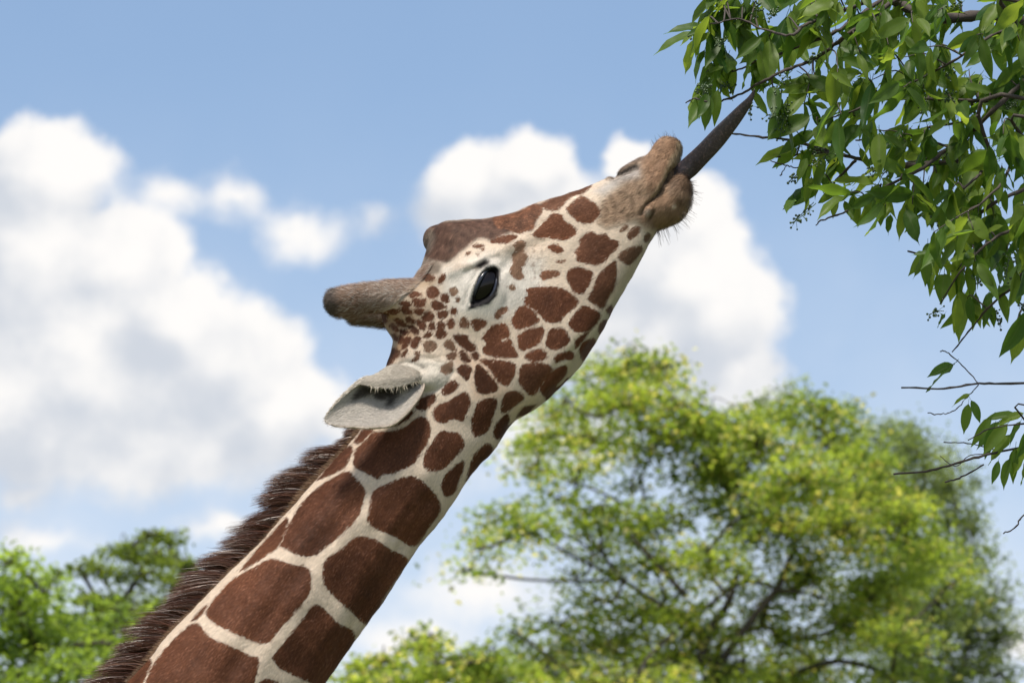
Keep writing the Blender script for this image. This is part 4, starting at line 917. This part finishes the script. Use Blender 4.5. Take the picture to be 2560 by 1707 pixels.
# ---- tongue
tm = bpy.data.materials.new('tongue_skin'); t, b = principled(tm)
oc = t.node('ShaderNodeTexCoord').outputs['Object']
f, _ = t.noise(t.vm('MULTIPLY', oc, (1, 1, 1)), 190, 6, .72); f2, _ = t.noise(oc, 70, 4, .6); f3, _ = t.noise(t.vm('MULTIPLY', oc, (1, 1, .5)), 900, 3, .6)
ct = t.mix(t.smooth(f, .50, .64), (.026, .020, .025), (.095, .066, .066))
ct = t.mix(t.smooth(f2, .46, .8), ct, (.055, .047, .060))
t.l.new(ct, b.inputs['Base Color']); b.inputs['Roughness'].default_value = .3
bp = t.node('ShaderNodeBump'); bp.inputs['Strength'].default_value = .45; bp.inputs['Distance'].default_value = .0015
t.l.new(f3, bp.inputs['Height']); t.l.new(bp.outputs[0], b.inputs['Normal'])
tp = [(510, 610, 8), (496, 648, 30), (470, 694, 54), (430, 745, 78), (362, 826, 108), (272, 928, 130), (180, 1027, 142), (85, 1122, 146), (20, 1180, 140), (-60, 1250, 130), (-160, 1330, 120)]
Q = np.array([np.concatenate([loc(*cr('T', [(a, b2)])[0], yo), [w / 2.735 * PX * .5]]) for (a, b2, w), yo in zip(tp, [-.15, -.145, -.14, -.13, -.11, -.08, -.05, -.02, -.01, 0, 0])])
Q = catmull(Q, 8); Tn = np.gradient(Q[:, :3], axis=0); Tn /= np.linalg.norm(Tn, axis=1)[:, None]
rings = []; aa = np.linspace(0, 2 * math.pi, 28, endpoint=False)
for i in range(len(Q)):
    w = np.cross(Tn[i], (0, 1, 0)); w /= np.linalg.norm(w); u = np.array([0, 1.0, 0])
    roll = rad(8) * math.sin(i * .05)
    cs = np.sign(np.cos(aa)) * np.abs(np.cos(aa)) ** .8; sn = np.sign(np.sin(aa)) * np.abs(np.sin(aa)) ** .9
    flat = .48 - .05 * (cs > .5); ridge = 1 + .16 * np.exp(-((aa - rad(228)) / .22) ** 2) - .07 * np.exp(-((aa - rad(200)) / .3) ** 2) + .02 * math.sin(i * .35)
    rings.append(Q[i, :3] + Q[i, 3] * (np.outer(cs * ridge, w) + np.outer(sn * flat * ridge, u)))
nn_ = 28; k = len(rings)
TF = [(i * nn_ + j, i * nn_ + (j + 1) % nn_, (i + 1) * nn_ + (j + 1) % nn_, (i + 1) * nn_ + j) for i in range(k - 1) for j in range(nn_)] + [tuple(range(nn_))[::-1]]
tag(obj('tongue', mesh_np('tongue', gl(np.vstack(rings)), TF), tm, GROOT), 'long dark purple-grey tongue stretched towards the leaves')

# ---- whiskers on chin and lip
WK = MB()
def whisker(p0, d0, L):
    p0 = np.array(p0); d0 = np.array(d0) / np.linalg.norm(d0)
    pts = [p0 + d0 * L * u + np.array([0, 0, -1]) * L * .12 * u * u for u in np.linspace(0, 1, 5)]
    WK.add(*tube(pts, np.linspace(.00035, .00012, 5), 3, False))
chin = cr('B', [(1500, 1090), (1560, 1075), (1650, 1040), (1720, 980), (1765, 920), (1800, 830), (1830, 740), (1850, 650), (1830, 600)])
chin = catmull(chin, 8)
for _ in range(95):
    i = rng.integers(0, len(chin)); u = i / (len(chin) - 1)
    a = chin[i]; out = np.array([.2 + .8 * u + rng.normal() * .12, -.9 + 1.0 * u + rng.normal() * .15])
    yo = rng.normal(0, .018); p = loc(*(a - np.array([out[0], -out[1]]) * 5), yo)
    whisker(p, (out[0], rng.normal() * .35, out[1]), rng.uniform(.008, .026) * (1.15 if u < .8 else .6))
for _ in range(26):
    a = cr('B', [(1440 + 270 * rng.uniform(), 190)])[0]; a[1] = np.interp(a[0], cr('B', [(1430, 300)])[0, 0] + np.array([0, 13, 31, 54, 74]), np.array([377, 359, 346, 342, 354]))
    whisker(loc(*(a + np.array([0, 4])), rng.normal(0, .01)), (-.35 + rng.normal() * .3, rng.normal() * .3, 1), rng.uniform(.006, .02))
whm = bpy.data.materials.new('whisker'); t, b = principled(whm)
f, _ = t.noise(t.node('ShaderNodeTexCoord').outputs['Object'], 50, 2, .5)
t.l.new(t.mix(f, (.03, .02, .015), (.14, .10, .07)), b.inputs['Base Color'])
Vw = np.vstack(WK.V)
tag(obj('whiskers', mesh_np('whiskers', gl(Vw), WK.F), whm, GROOT), kind='stuff')
tag(GROOT, 'giraffe with brown patches and cream lines stretching its tongue up to the leaves', 'giraffe')

# ------------------------------------------------------------------ near cherry tree with hanging leaves
CH = empty('cherry_tree', (2.05, DIST * math.cos(PITCH) + .25, 0)); CHB = np.array(CH.location)
tag(CH, 'leafy bird cherry tree hanging its branches and berries into the upper right', 'tree')
twm = bark_mat('cherry_bark', (.050, .038, .032))
lm_ = bpy.data.materials.new('cherry_leaf'); t, b = principled(lm_)
oi = t.node('ShaderNodeObjectInfo').outputs['Random']; gb = t.node('ShaderNodeNewGeometry').outputs['Backfacing']
lu = t.attr('leafuv').outputs['Vector']
sepl = t.node('ShaderNodeSeparateXYZ'); t.l.new(lu, sepl.inputs[0])
rnd = t.math('POWER', t.math('FRACT', t.math('ADD', oi, sepl.outputs[2])), 1.7)
top = t.mix(rnd, (.018, .056, .014), (.075, .15, .022))
und = t.mix(rnd, (.05, .095, .022), (.13, .19, .032))
cl_ = t.mix(gb, top, und)
vein = t.smooth(t.math('ABSOLUTE', sepl.outputs[1]), .06, .015)
side = t.math('ABSOLUTE', t.math('SINE', t.math('MULTIPLY', t.math('ADD', sepl.outputs[0], t.math('MULTIPLY', t.math('ABSOLUTE', sepl.outputs[1]), -.18)), 34.0)))
sv = t.smooth(side, .14, .0)
cl_ = t.mix(t.math('MULTIPLY', t.math('MAXIMUM', vein, t.math('MULTIPLY', sv, .25)), .5), cl_, (.20, .24, .09))
bl, _ = t.noise(t.node('ShaderNodeTexCoord').outputs['Object'], 60, 4, .6)
cl_ = t.vm('SCALE', cl_, scale=t.lin(bl, .2, .8, .75, 1.25))
t.l.new(cl_, b.inputs['Base Color']); b.inputs['Roughness'].default_value = .45; b.inputs['Specular IOR Level'].default_value = .2
tr = t.node('ShaderNodeBsdfTranslucent'); t.l.new(t.mix(1.0, t.mix(rnd, (.14, .27, .024), (.44, .56, .05)), t.mix(t.math('MULTIPLY', vein, .6), (1, 1, 1), (.7, .7, .6)), 'MULTIPLY'), tr.inputs['Color'])
mx = t.node('ShaderNodeMixShader'); mx.inputs[0].default_value = .5
t.l.new(b.outputs[0], mx.inputs[1]); t.l.new(tr.outputs[0], mx.inputs[2]); t.l.new(mx.outputs[0], lm_.node_tree.nodes['Material Output'].inputs[0])
LEAFV = []
def leaf_mesh(k):
    r = np.random.default_rng(100 + k); n = 9
    u = np.linspace(0, 1, n); wid = np.array([.0, .60, .90, 1.0, .98, .86, .62, .26, .0]) * r.uniform(.125, .175)
    fold = r.uniform(.15, .6); droop = r.uniform(.05, .45); tw_ = r.normal() * .4; wav = r.uniform(.0, .035)
    Vv = []; uv = []
    for i in range(n):
        x = u[i]; z0 = -droop * x * x * .7; xx = x - droop * droop * x ** 3 * .35
        for sgn, f_ in ((-1, 1.0), (-1, .5), (1, 0.0), (1, .5), (1, 1.0)):
            y = sgn * wid[i] * f_; z = z0 + fold * abs(y) + wav * math.sin(x * 14 + sgn * 1.3) * f_
            a = tw_ * x; Vv.append((xx, y * math.cos(a) - (z - z0) * math.sin(a), z0 + y * math.sin(a) + (z - z0) * math.cos(a))); uv.append((x, sgn * f_, 0))
    Vv = np.array(Vv)
    F4 = [(i * 5 + j, i * 5 + j + 1, (i + 1) * 5 + j + 1, (i + 1) * 5 + j) for i in range(n - 1) for j in range(4)]
    # petiole
    pv_, pf_ = tube([(-.16, 0, .02), (-.08, 0, .012), (0, 0, 0), (.06, 0, -.004)], .007, 3, False)
    F4 = F4 + [tuple(a + len(Vv) for a in f_) for f_ in pf_]
    uv = np.vstack([np.array(uv), np.tile([0.3, .9, 0], (len(pv_), 1))]); Vv = np.vstack([Vv, pv_])
    return Vv, F4, uv
LEAFD = [leaf_mesh(k) for k in range(8)]
for k, (a, b2, c) in enumerate(LEAFD):
    mm = mesh_np('leaf', a, b2); vec_attr(mm, 'leafuv', c); mm.materials.append(lm_); smooth_shade(mm); LEAFV.append(mm)
YB = DIST * math.cos(PITCH)                       # world depth of the branches
def wp(px, py, dy): return at_y(px, py, YB + dy)
BR = [('T', [(3100, 900), (2600, 300), (2200, 110), (1800, 130), (1560, 60), (1400, -20)], .016, .008, .10), ('T', [(1900, -200), (1480, 0), (1290, 140), (1160, 230), (1000, 350), (860, 430), (700, 490), (560, 560), (420, 640), (280, 690), (180, 695), (100, 675), (40, 705)], .0065, .0012, 0.0),
      ('T', [(1800, -240), (1400, -10), (1200, 130), (1040, 230), (860, 300), (690, 370), (560, 400), (400, 480), (300, 500)], .0065, .0013, .05), ('T', [(1300, 10), (980, 120), (850, 180), (750, 240), (560, 200), (400, 130), (260, 160)], .005, .0012, -.08),
      ('T', [(3000, 900), (2400, 720), (2030, 690), (1700, 680), (1500, 680), (1380, 685)], .006, .0022, .08), ('T', [(1500, 600), (1420, 620), (1300, 690), (1210, 750), (1080, 790), (960, 830)], .004, .0012, -.03),
      ('T', [(2500, 760), (2000, 830), (1720, 870), (1530, 910), (1320, 950), (1200, 960)], .005, .0015, .12), ('T', [(3000, 300), (2600, 380), (2352, 560), (2140, 760), (1960, 930), (1840, 1010), (1660, 1150), (1480, 1240), (1300, 1350), (1190, 1420), (1080, 1470), (960, 1510), (930, 1540)], .008, .0011, -.02),
      ('T', [(1900, 1100), (1470, 1140), (1330, 1110), (1140, 1070), (1000, 1040), (900, 1020)], .008, .002, .06), ('T', [(1200, 1100), (1100, 1200), (1010, 1300)], .004, .0025, .06), ('T', [(1140, 1070), (820, 975), (690, 950), (540, 935), (350, 915)], .004, .0017, .06),
      ('T', [(1000, 1040), (800, 1060), (700, 1075), (580, 1065)], .003, .0016, .10), ('T', [(900, 1130), (800, 1145), (720, 1130), (620, 1100)], .002, .001, 0), ('T', [(730, 1130), (700, 1180), (685, 1200)], .001, .0012, 0), ('T', [(2500, 700), (2120, 1100), (2040, 1200), (1940, 1290)], .006, .0022, -.12),
      ('T', [(3000, 1200), (2600, 1250), (2352, 1300), (2100, 1420), (1950, 1560), (1900, 1650)], .008, .002, .05), ('T', [(2600, 100), (2300, 180), (2100, 260), (1900, 400), (1750, 480), (1600, 560)], .006, .0015, -.15),
      ('T', [(2700, 900), (2352, 1000), (2200, 1250), (2050, 1400)], .006, .002, -.2), ('T', [(1840, 1010), (1700, 960), (1560, 920), (1430, 890)], .003, .001, .0), ('T', [(1960, 930), (1700, 1080), (1560, 1110), (1440, 1180)], .0025, .001, .15),
      ('S', [(2800, 500), (2640, 640), (2560, 700), (2480, 760), (2420, 830), (2380, 880)], .005, .0012, .0), ('S', [(2800, 420), (2560, 560), (2480, 600), (2400, 680), (2350, 760)], .006, .0012, -.08), ('S', [(2700, 640), (2600, 700), (2560, 760), (2530, 830)], .004, .0012, .1),
      ('S', [(2400, 690), (2330, 645), (2270, 628)], .002, .0018, .05),
      ('S', [(2900, 930), (2560, 957), (2446, 959), (2360, 971), (2254, 969)], .004, .0016, 0), ('S', [(2446, 959), (2406, 913), (2366, 880), (2350, 878)], .0014, .001, 0), ('S', [(2446, 962), (2419, 992), (2386, 1025), (2353, 1035), (2320, 1032)], .0014, .001, 0),
      ('S', [(2900, 1080), (2620, 1110), (2486, 1131), (2413, 1151), (2327, 1175), (2234, 1185)], .004, .0018, .02), ('S', [(2459, 1161), (2406, 1191), (2363, 1205)], .002, .0015, .02), ('S', [(2500, 1128), (2419, 1108), (2360, 1105)], .0016, .001, .04), ('S', [(2700, 1050), (2560, 1060), (2480, 1070), (2420, 1100)], .003, .001, -.05),
      ('S', [(2800, 1180), (2640, 1240), (2560, 1287), (2539, 1317), (2509, 1333)], .003, .0012, .0), ('S', [(2480, 1131), (2420, 1140), (2390, 1165), (2350, 1140)], .0012, .0008, 0)]
tr_path = catmull([(0, 0, -.1), (.06, .02, 1.6), (.02, .0, 3.2), (.12, .03, 4.6), (.05, .0, 6.2), (.2, .1, 7.6)], 6)
Vt, Ft = tube(tr_path, np.linspace(.14, .05, len(tr_path)), 12); obj('trunk', mesh_np('trunk', Vt, Ft), twm, CH)
BPTS = []
for k, pts, ra, rb, dy in BR:
    S_ = cr(k, pts); n = len(S_)
    dys = dy + .05 * np.sin(np.arange(n) * 1.7 + len(BPTS) * .01)
    W = np.array([wp(a, b2, d) for (a, b2), d in zip(S_, dys)])
    if S_[0, 0] > 2600:                            # joins the trunk outside the picture
        z = W[0, 2]; W = np.vstack([[CHB[0] + .06, CHB[1], z - .35], W])
    W = catmull(W, 6); W[1:-1] += rng.normal(0, .0006, W[1:-1].shape)
    rr_ = np.linspace(ra * .72, rb, len(W)) * (1 + .12 * rng.normal(size=len(W)).clip(-1.5, 1.5))
    Vt, Ft = tube(W - CHB, rr_, 7)
    obj('branch', mesh_np('branch', Vt, Ft), twm, CH)
    BPTS.append(W)
ALLB = np.vstack(BPTS)
def rT(p): return [tuple(x) for x in cr('T', p)]
R7 = lambda p: [(1900 + a / 3.5636, 500 + b2 / 3.5636) for a, b2 in p]
OUT1 = rT([(230, -60), (250, 120), (80, 235), (90, 380), (100, 520), (140, 690), (200, 760), (300, 700), (430, 600), (560, 560), (640, 700), (660, 850), (720, 1000), (790, 1180), (790, 1290), (950, 1290), (1050, 1240), (1090, 1380), (1230, 1420), (1280, 1390), (1440, 1430)]) + \
       R7([(900, 100), (1060, 110), (1180, 190), (1300, 150), (1500, 100), (1560, 250), (1500, 420), (1510, 640), (1640, 760), (1680, 960), (1780, 1040), (1850, 980), (2000, 1010), (2120, 1000), (2230, 850), (2320, 800), (2420, 900), (2500, 700), (2560, -2000)])
HOLES = [rT([(520, 650), (640, 570), (760, 490), (860, 480), (960, 480), (1060, 540), (1050, 610), (900, 590), (760, 610), (700, 690), (600, 740)]), rT([(1380, 700), (1640, 690), (1680, 790), (1600, 900), (1440, 870), (1290, 760)]), rT([(1440, 520), (1570, 500), (1560, 640), (1450, 560)]),
         rT([(1300, 1150), (1480, 1170), (1560, 1130), (1450, 1270), (1350, 1290)]), rT([(1470, 200), (1560, 230), (1570, 300), (1490, 300)]), rT([(1290, 250), (1360, 260), (1340, 330), (1290, 320)])]
leaves = []                                        # base (world), tip direction, normal, length
def add_leaf(base, d, nrm, L): leaves.append((np.array(base), np.array(d), np.array(nrm), L))
twigs = MB()
cent = []
lo = np.min(OUT1, 0); hi = np.array([2640, 920])
tries = 0
while len(cent) < 168 and tries < 12000:
    tries += 1
    p = rng.uniform(lo, hi)
    if not inside(p[None], OUT1)[0]: continue
    if any(inside(p[None] + np.array([[0, 12]]), h)[0] for h in HOLES): continue
    if any(np.hypot(*(p - c[:2])) < (23 if p[0] > 2150 else 29) for c in cent): continue
    cent.append((p[0], p[1] - 22, rng.normal(0, .16) if p[0] > 2050 else abs(rng.normal(0, .12)) - .02))
for (cx, cy, dy) in cent:
    c = wp(cx, cy, dy)
    pp = project(ALLB); dd = np.hypot(pp[:, 0] - cx, pp[:, 1] - cy) + 250 * np.abs(ALLB[:, 1] - c[1])
    # grow the spray from the nearest branch, preferring wood to the upper right
    dd = dd + 60 * (pp[:, 0] < cx - 20) + 40 * (pp[:, 1] > cy + 20)
    s = ALLB[dd.argmin()]
    mid = (s + c) / 2 + np.array([0, 0, .012]) + rng.normal(0, .006, 3)
    path = catmull([s, mid, c], 5)
    twigs.add(*[x for x in tube(path - CHB, np.linspace(.0017, .0008, len(path)), 5)])
    nl_ = rng.integers(4, 7)
    for j in range(nl_):
        u = 1 - .6 * j / nl_ * rng.uniform(.5, 1.2); bpt = path[int(np.clip(u, 0, 1) * (len(path) - 1))] + rng.normal(0, .006, 3)
        swing = rng.normal(-.12, .5); d = np.array([swing, rng.normal(0, .45), -1.0 + rng.uniform(0, .4)])
        if rng.uniform() < .16: d = np.array([rng.normal(-.6, .6), rng.normal(0, .6), rng.uniform(-.4, .15)])
        d /= np.linalg.norm(d)
        nrm = np.array([rng.normal(0, .7), rng.normal(-.5, .7), .55 + .3 * rng.normal()])
        add_leaf(bpt, d, nrm, rng.choice([rng.uniform(50, 85), rng.uniform(85, 130), rng.uniform(85, 130)]) * PX)
def hand(k, lst, dy=0.0):
    for a0, b0, a1, b1 in lst:
        p0, p1 = (cr(k, [(a0, b0)])[0], cr(k, [(a1, b1)])[0]) if k != 'R' else (R7([(a0, b0)])[0], R7([(a1, b1)])[0])
        q = dy + rng.normal(0, .03); A_ = wp(*p0, q); B_ = wp(*p1, q + rng.normal(0, .02)); v = B_ - A_; L = np.linalg.norm(v)
        add_leaf(A_, v / L, (rng.normal(0, .4), -.8, .5 + rng.normal(0, .3)), L * 1.06)
hand('T', [(200, 195, 40, 245), (190, 220, 70, 385), (170, 340, 85, 545), (190, 640, 130, 800), (210, 660, 160, 880), (260, 610, 230, 850), (505, 625, 590, 785), (700, 750, 605, 930), (560, 255, 385, 400), (520, 330, 420, 590), (545, 345, 600, 560), (570, 290, 650, 460), (300, 460, 170, 490), (660, 560, 510, 610),
           (830, 1290, 725, 1430), (1080, 1320, 1040, 1490), (880, 1240, 860, 1400), (1180, 1330, 1220, 1540), (1300, 1360, 1260, 1470), (1420, 1350, 1375, 1510), (1160, 540, 1110, 720), (1180, 570, 1250, 740), (1250, 560, 1340, 750), (1440, 620, 1580, 430), (1470, 700, 1580, 420), (970, 615, 805, 650), (1000, 650, 880, 680), (1240, 850, 1000, 1100), (1310, 830, 1240, 1020),
           (1380, 170, 1420, 480), (1320, 380, 1080, 310), (1330, 480, 1100, 390), (1420, 910, 1500, 1020), (1390, 1010, 1280, 1150), (1060, 1000, 1190, 1050), (870, 1080, 800, 1240), (1000, 1100, 880, 1350), (1230, 1010, 1290, 1160), (230, -20, 210, 65), (380, 0, 250, 160), (480, 20, 360, 100), (1700, 700, 1620, 880), (800, 200, 780, 20)])
hand('R', [(300, 0, 235, 85), (690, 10, 645, 150), (420, -40, 415, 80), (750, 10, 830, 180), (860, 60, 870, 230), (1170, 20, 1070, 190), (1160, 130, 1145, 300), (1310, 40, 1235, 340), (1470, 0, 1470, 150), (1560, 40, 1505, 270), (1580, 330, 1540, 690), (1680, 240, 1660, 500), (1500, 620, 1525, 850), (1640, 660, 1615, 900), (1650, 1010, 1580, 1130), (1790, 800, 1790, 1240), (1760, 860, 1750, 1180), (1870, 860, 1880, 1130), (1920, 830, 1910, 1130),
           (2040, 820, 2000, 1120), (2050, 930, 2090, 1130), (2130, 800, 2210, 1080), (2290, 690, 2310, 950), (2380, 980, 2190, 1400), (2400, 1050, 2235, 1440), (2170, 230, 1930, 310), (2140, 320, 2000, 600), (2000, 390, 1890, 700), (2220, 310, 2130, 520), (1720, 1460, 1500, 1566)])
def R8(p): return r8([p])[0]
for a0, b0, a1, b1 in [(2090, 165, 1983, 262), (2150, 278, 2078, 318), (2142, 315, 2126, 425), (2152, 302, 2194, 382), (2230, 365, 2150, 470), (2260, 380, 2170, 480), (2290, 390, 2200, 500), (2240, 400, 2205, 520), (2300, 430, 2220, 540), (2340, 380, 2290, 470), (2255, 530, 2235, 615), (2300, 520, 2262, 632), (2320, 480, 2300, 610), (2352, 540, 2345, 620), (2380, 400, 2330, 520), (2330, 360, 2200, 372), (2360, 460, 2310, 590), (2352, 350, 2240, 395), (2410, 450, 2370, 600)]:
    p0 = R8((a0, b0)); p1 = R8((a1, b1)); q = rng.normal(0, .03); A_ = wp(*p0, q); B_ = wp(*p1, q); v = B_ - A_; L = np.linalg.norm(v)
    add_leaf(A_, v / L, (rng.normal(0, .4), -.75, .5), L * 1.05)
print('cherry leaves', len(leaves))
obj('twigs', twigs.mesh('twigs'), twm, CH)
def leaf_frame(base, d, nrm, L):
    x = d; z = nrm - d * (nrm @ d); z /= np.linalg.norm(z) + 1e-9; y = np.cross(z, x)
    return np.stack([x, y, z], 1) * L, base
rest = []; npart = 0
hands = leaves[-96:] if len(leaves) > 96 else []
order = list(range(len(leaves)))[::-1]
for i in order:
    base, d, nrm, L = leaves[i]; M3, b0 = leaf_frame(base, d, nrm, L)
    pxy = project((base + d * L * .5)[None])[0]
    if npart < 300 and -20 < pxy[1] < 1400 and pxy[0] < 2580:
        o = bpy.data.objects.new('leaf', LEAFV[i % 8]); COL.objects.link(o); o.parent = CH
        mw = Matrix.Identity(4)
        for r_ in range(3):
            for c_ in range(3): mw[r_][c_] = M3[r_, c_]
            mw[r_][3] = b0[r_] - CHB[r_]
        o.matrix_local = mw; npart += 1
    else: rest.append((M3, b0, i))
if rest:
    VV = []; FF = []; UU = []; k0 = 0
    for M3, b0, i in rest:
        a, f_, uv = LEAFD[i % 8]; VV.append(a @ M3.T + b0 - CHB); FF += [tuple(q + k0 for q in ff) for ff in f_]; k0 += len(a)
        u2 = uv.copy(); u2[:, 2] = rng.uniform(); UU.append(u2)
    mm = mesh_np('more_leaves', np.vstack(VV), FF); vec_attr(mm, 'leafuv', np.vstack(UU)); tag(obj('more_leaves', mm, lm_, CH), kind='stuff')
# berries on racemes
bm_ = bpy.data.materials.new('cherry_berry'); t, b = principled(bm_)
f, _ = t.noise(t.node('ShaderNodeTexCoord').outputs['Object'], 40, 2, .5)
t.l.new(t.mix(f, (.02, .05, .015), (.06, .10, .03)), b.inputs['Base Color']); b.inputs['Roughness'].default_value = .3
bmm = bmesh.new(); bmesh.ops.create_icosphere(bmm, subdivisions=1, radius=1.0); bmm.verts.ensure_lookup_table()
IV = np.array([v.co[:] for v in bmm.verts]); IF = [tuple(v.index for v in f_.verts) for f_ in bmm.faces]; bmm.free()
RAC = [(*cr('T', [q])[0], *cr('T', [e])[0]) for q, e in [((770, 480), (650, 620)), ((720, 760), (680, 950)), ((930, 1390), (780, 1520)), ((1380, 1080), (1460, 1170)), ((800, 1190), (745, 1240)), ((500, 700), (470, 790)), ((1850, 420), (1830, 540)), ((650, 760), (590, 790)), ((740, 690), (720, 800)), ((1380, 1140), (1290, 1180)), ((1030, 1000), (840, 980)), ((180, 560), (110, 630)), ((230, 540), (150, 610)), ((560, 20), (520, 110)), ((640, 60), (610, 140)), ((1050, 1030), (900, 1140)), ((120, 215), (85, 213)), ((1920, 30), (1870, 60)), ((1680, 700), (1660, 740)), ((1830, 620), (1820, 680)), ((330, 250), (240, 310)), ((960, 360), (870, 410)), ((2300, 650), (2240, 740)), ((1930, 1420), (1880, 1500)), ((290, 560), (360, 600))]]
RAC += [(*R7([q])[0], *R7([e])[0]) for q, e in [((2090, 960), (2150, 1130)), ((2230, 440), (2190, 700)), ((1640, 990), (1500, 1030)), ((480, 20), (300, 200)), ((1800, 120), (1740, 200)), ((1990, 660), (1880, 700)), ((2340, 930), (2352, 980)), ((1700, 60), (1530, 220))]]
for x0, y0, x1, y1 in RAC:
    q = rng.normal(0, .05) - .05; A_ = wp(x0, y0, q); B_ = wp(x1, y1, q)
    st = catmull([A_, (A_ + B_) / 2 + rng.normal(0, .003, 3), B_], 5); mb = MB(); mb.add(*tube(st - CHB, .0007, 4, False))
    for j in range(16):
        u = rng.uniform(.25, 1); c = st[int(u * (len(st) - 1))]; e = c + rng.normal(0, .0055, 3) + (0, 0, -.002)
        mb.add(*tube(np.array([c, e]) - CHB, .0004, 3, False)); mb.add(IV * rng.uniform(.0018, .0030) + e - CHB, IF)
    obj('berry_cluster', mb.mesh('berry_cluster'), bm_, CH)
print('done')
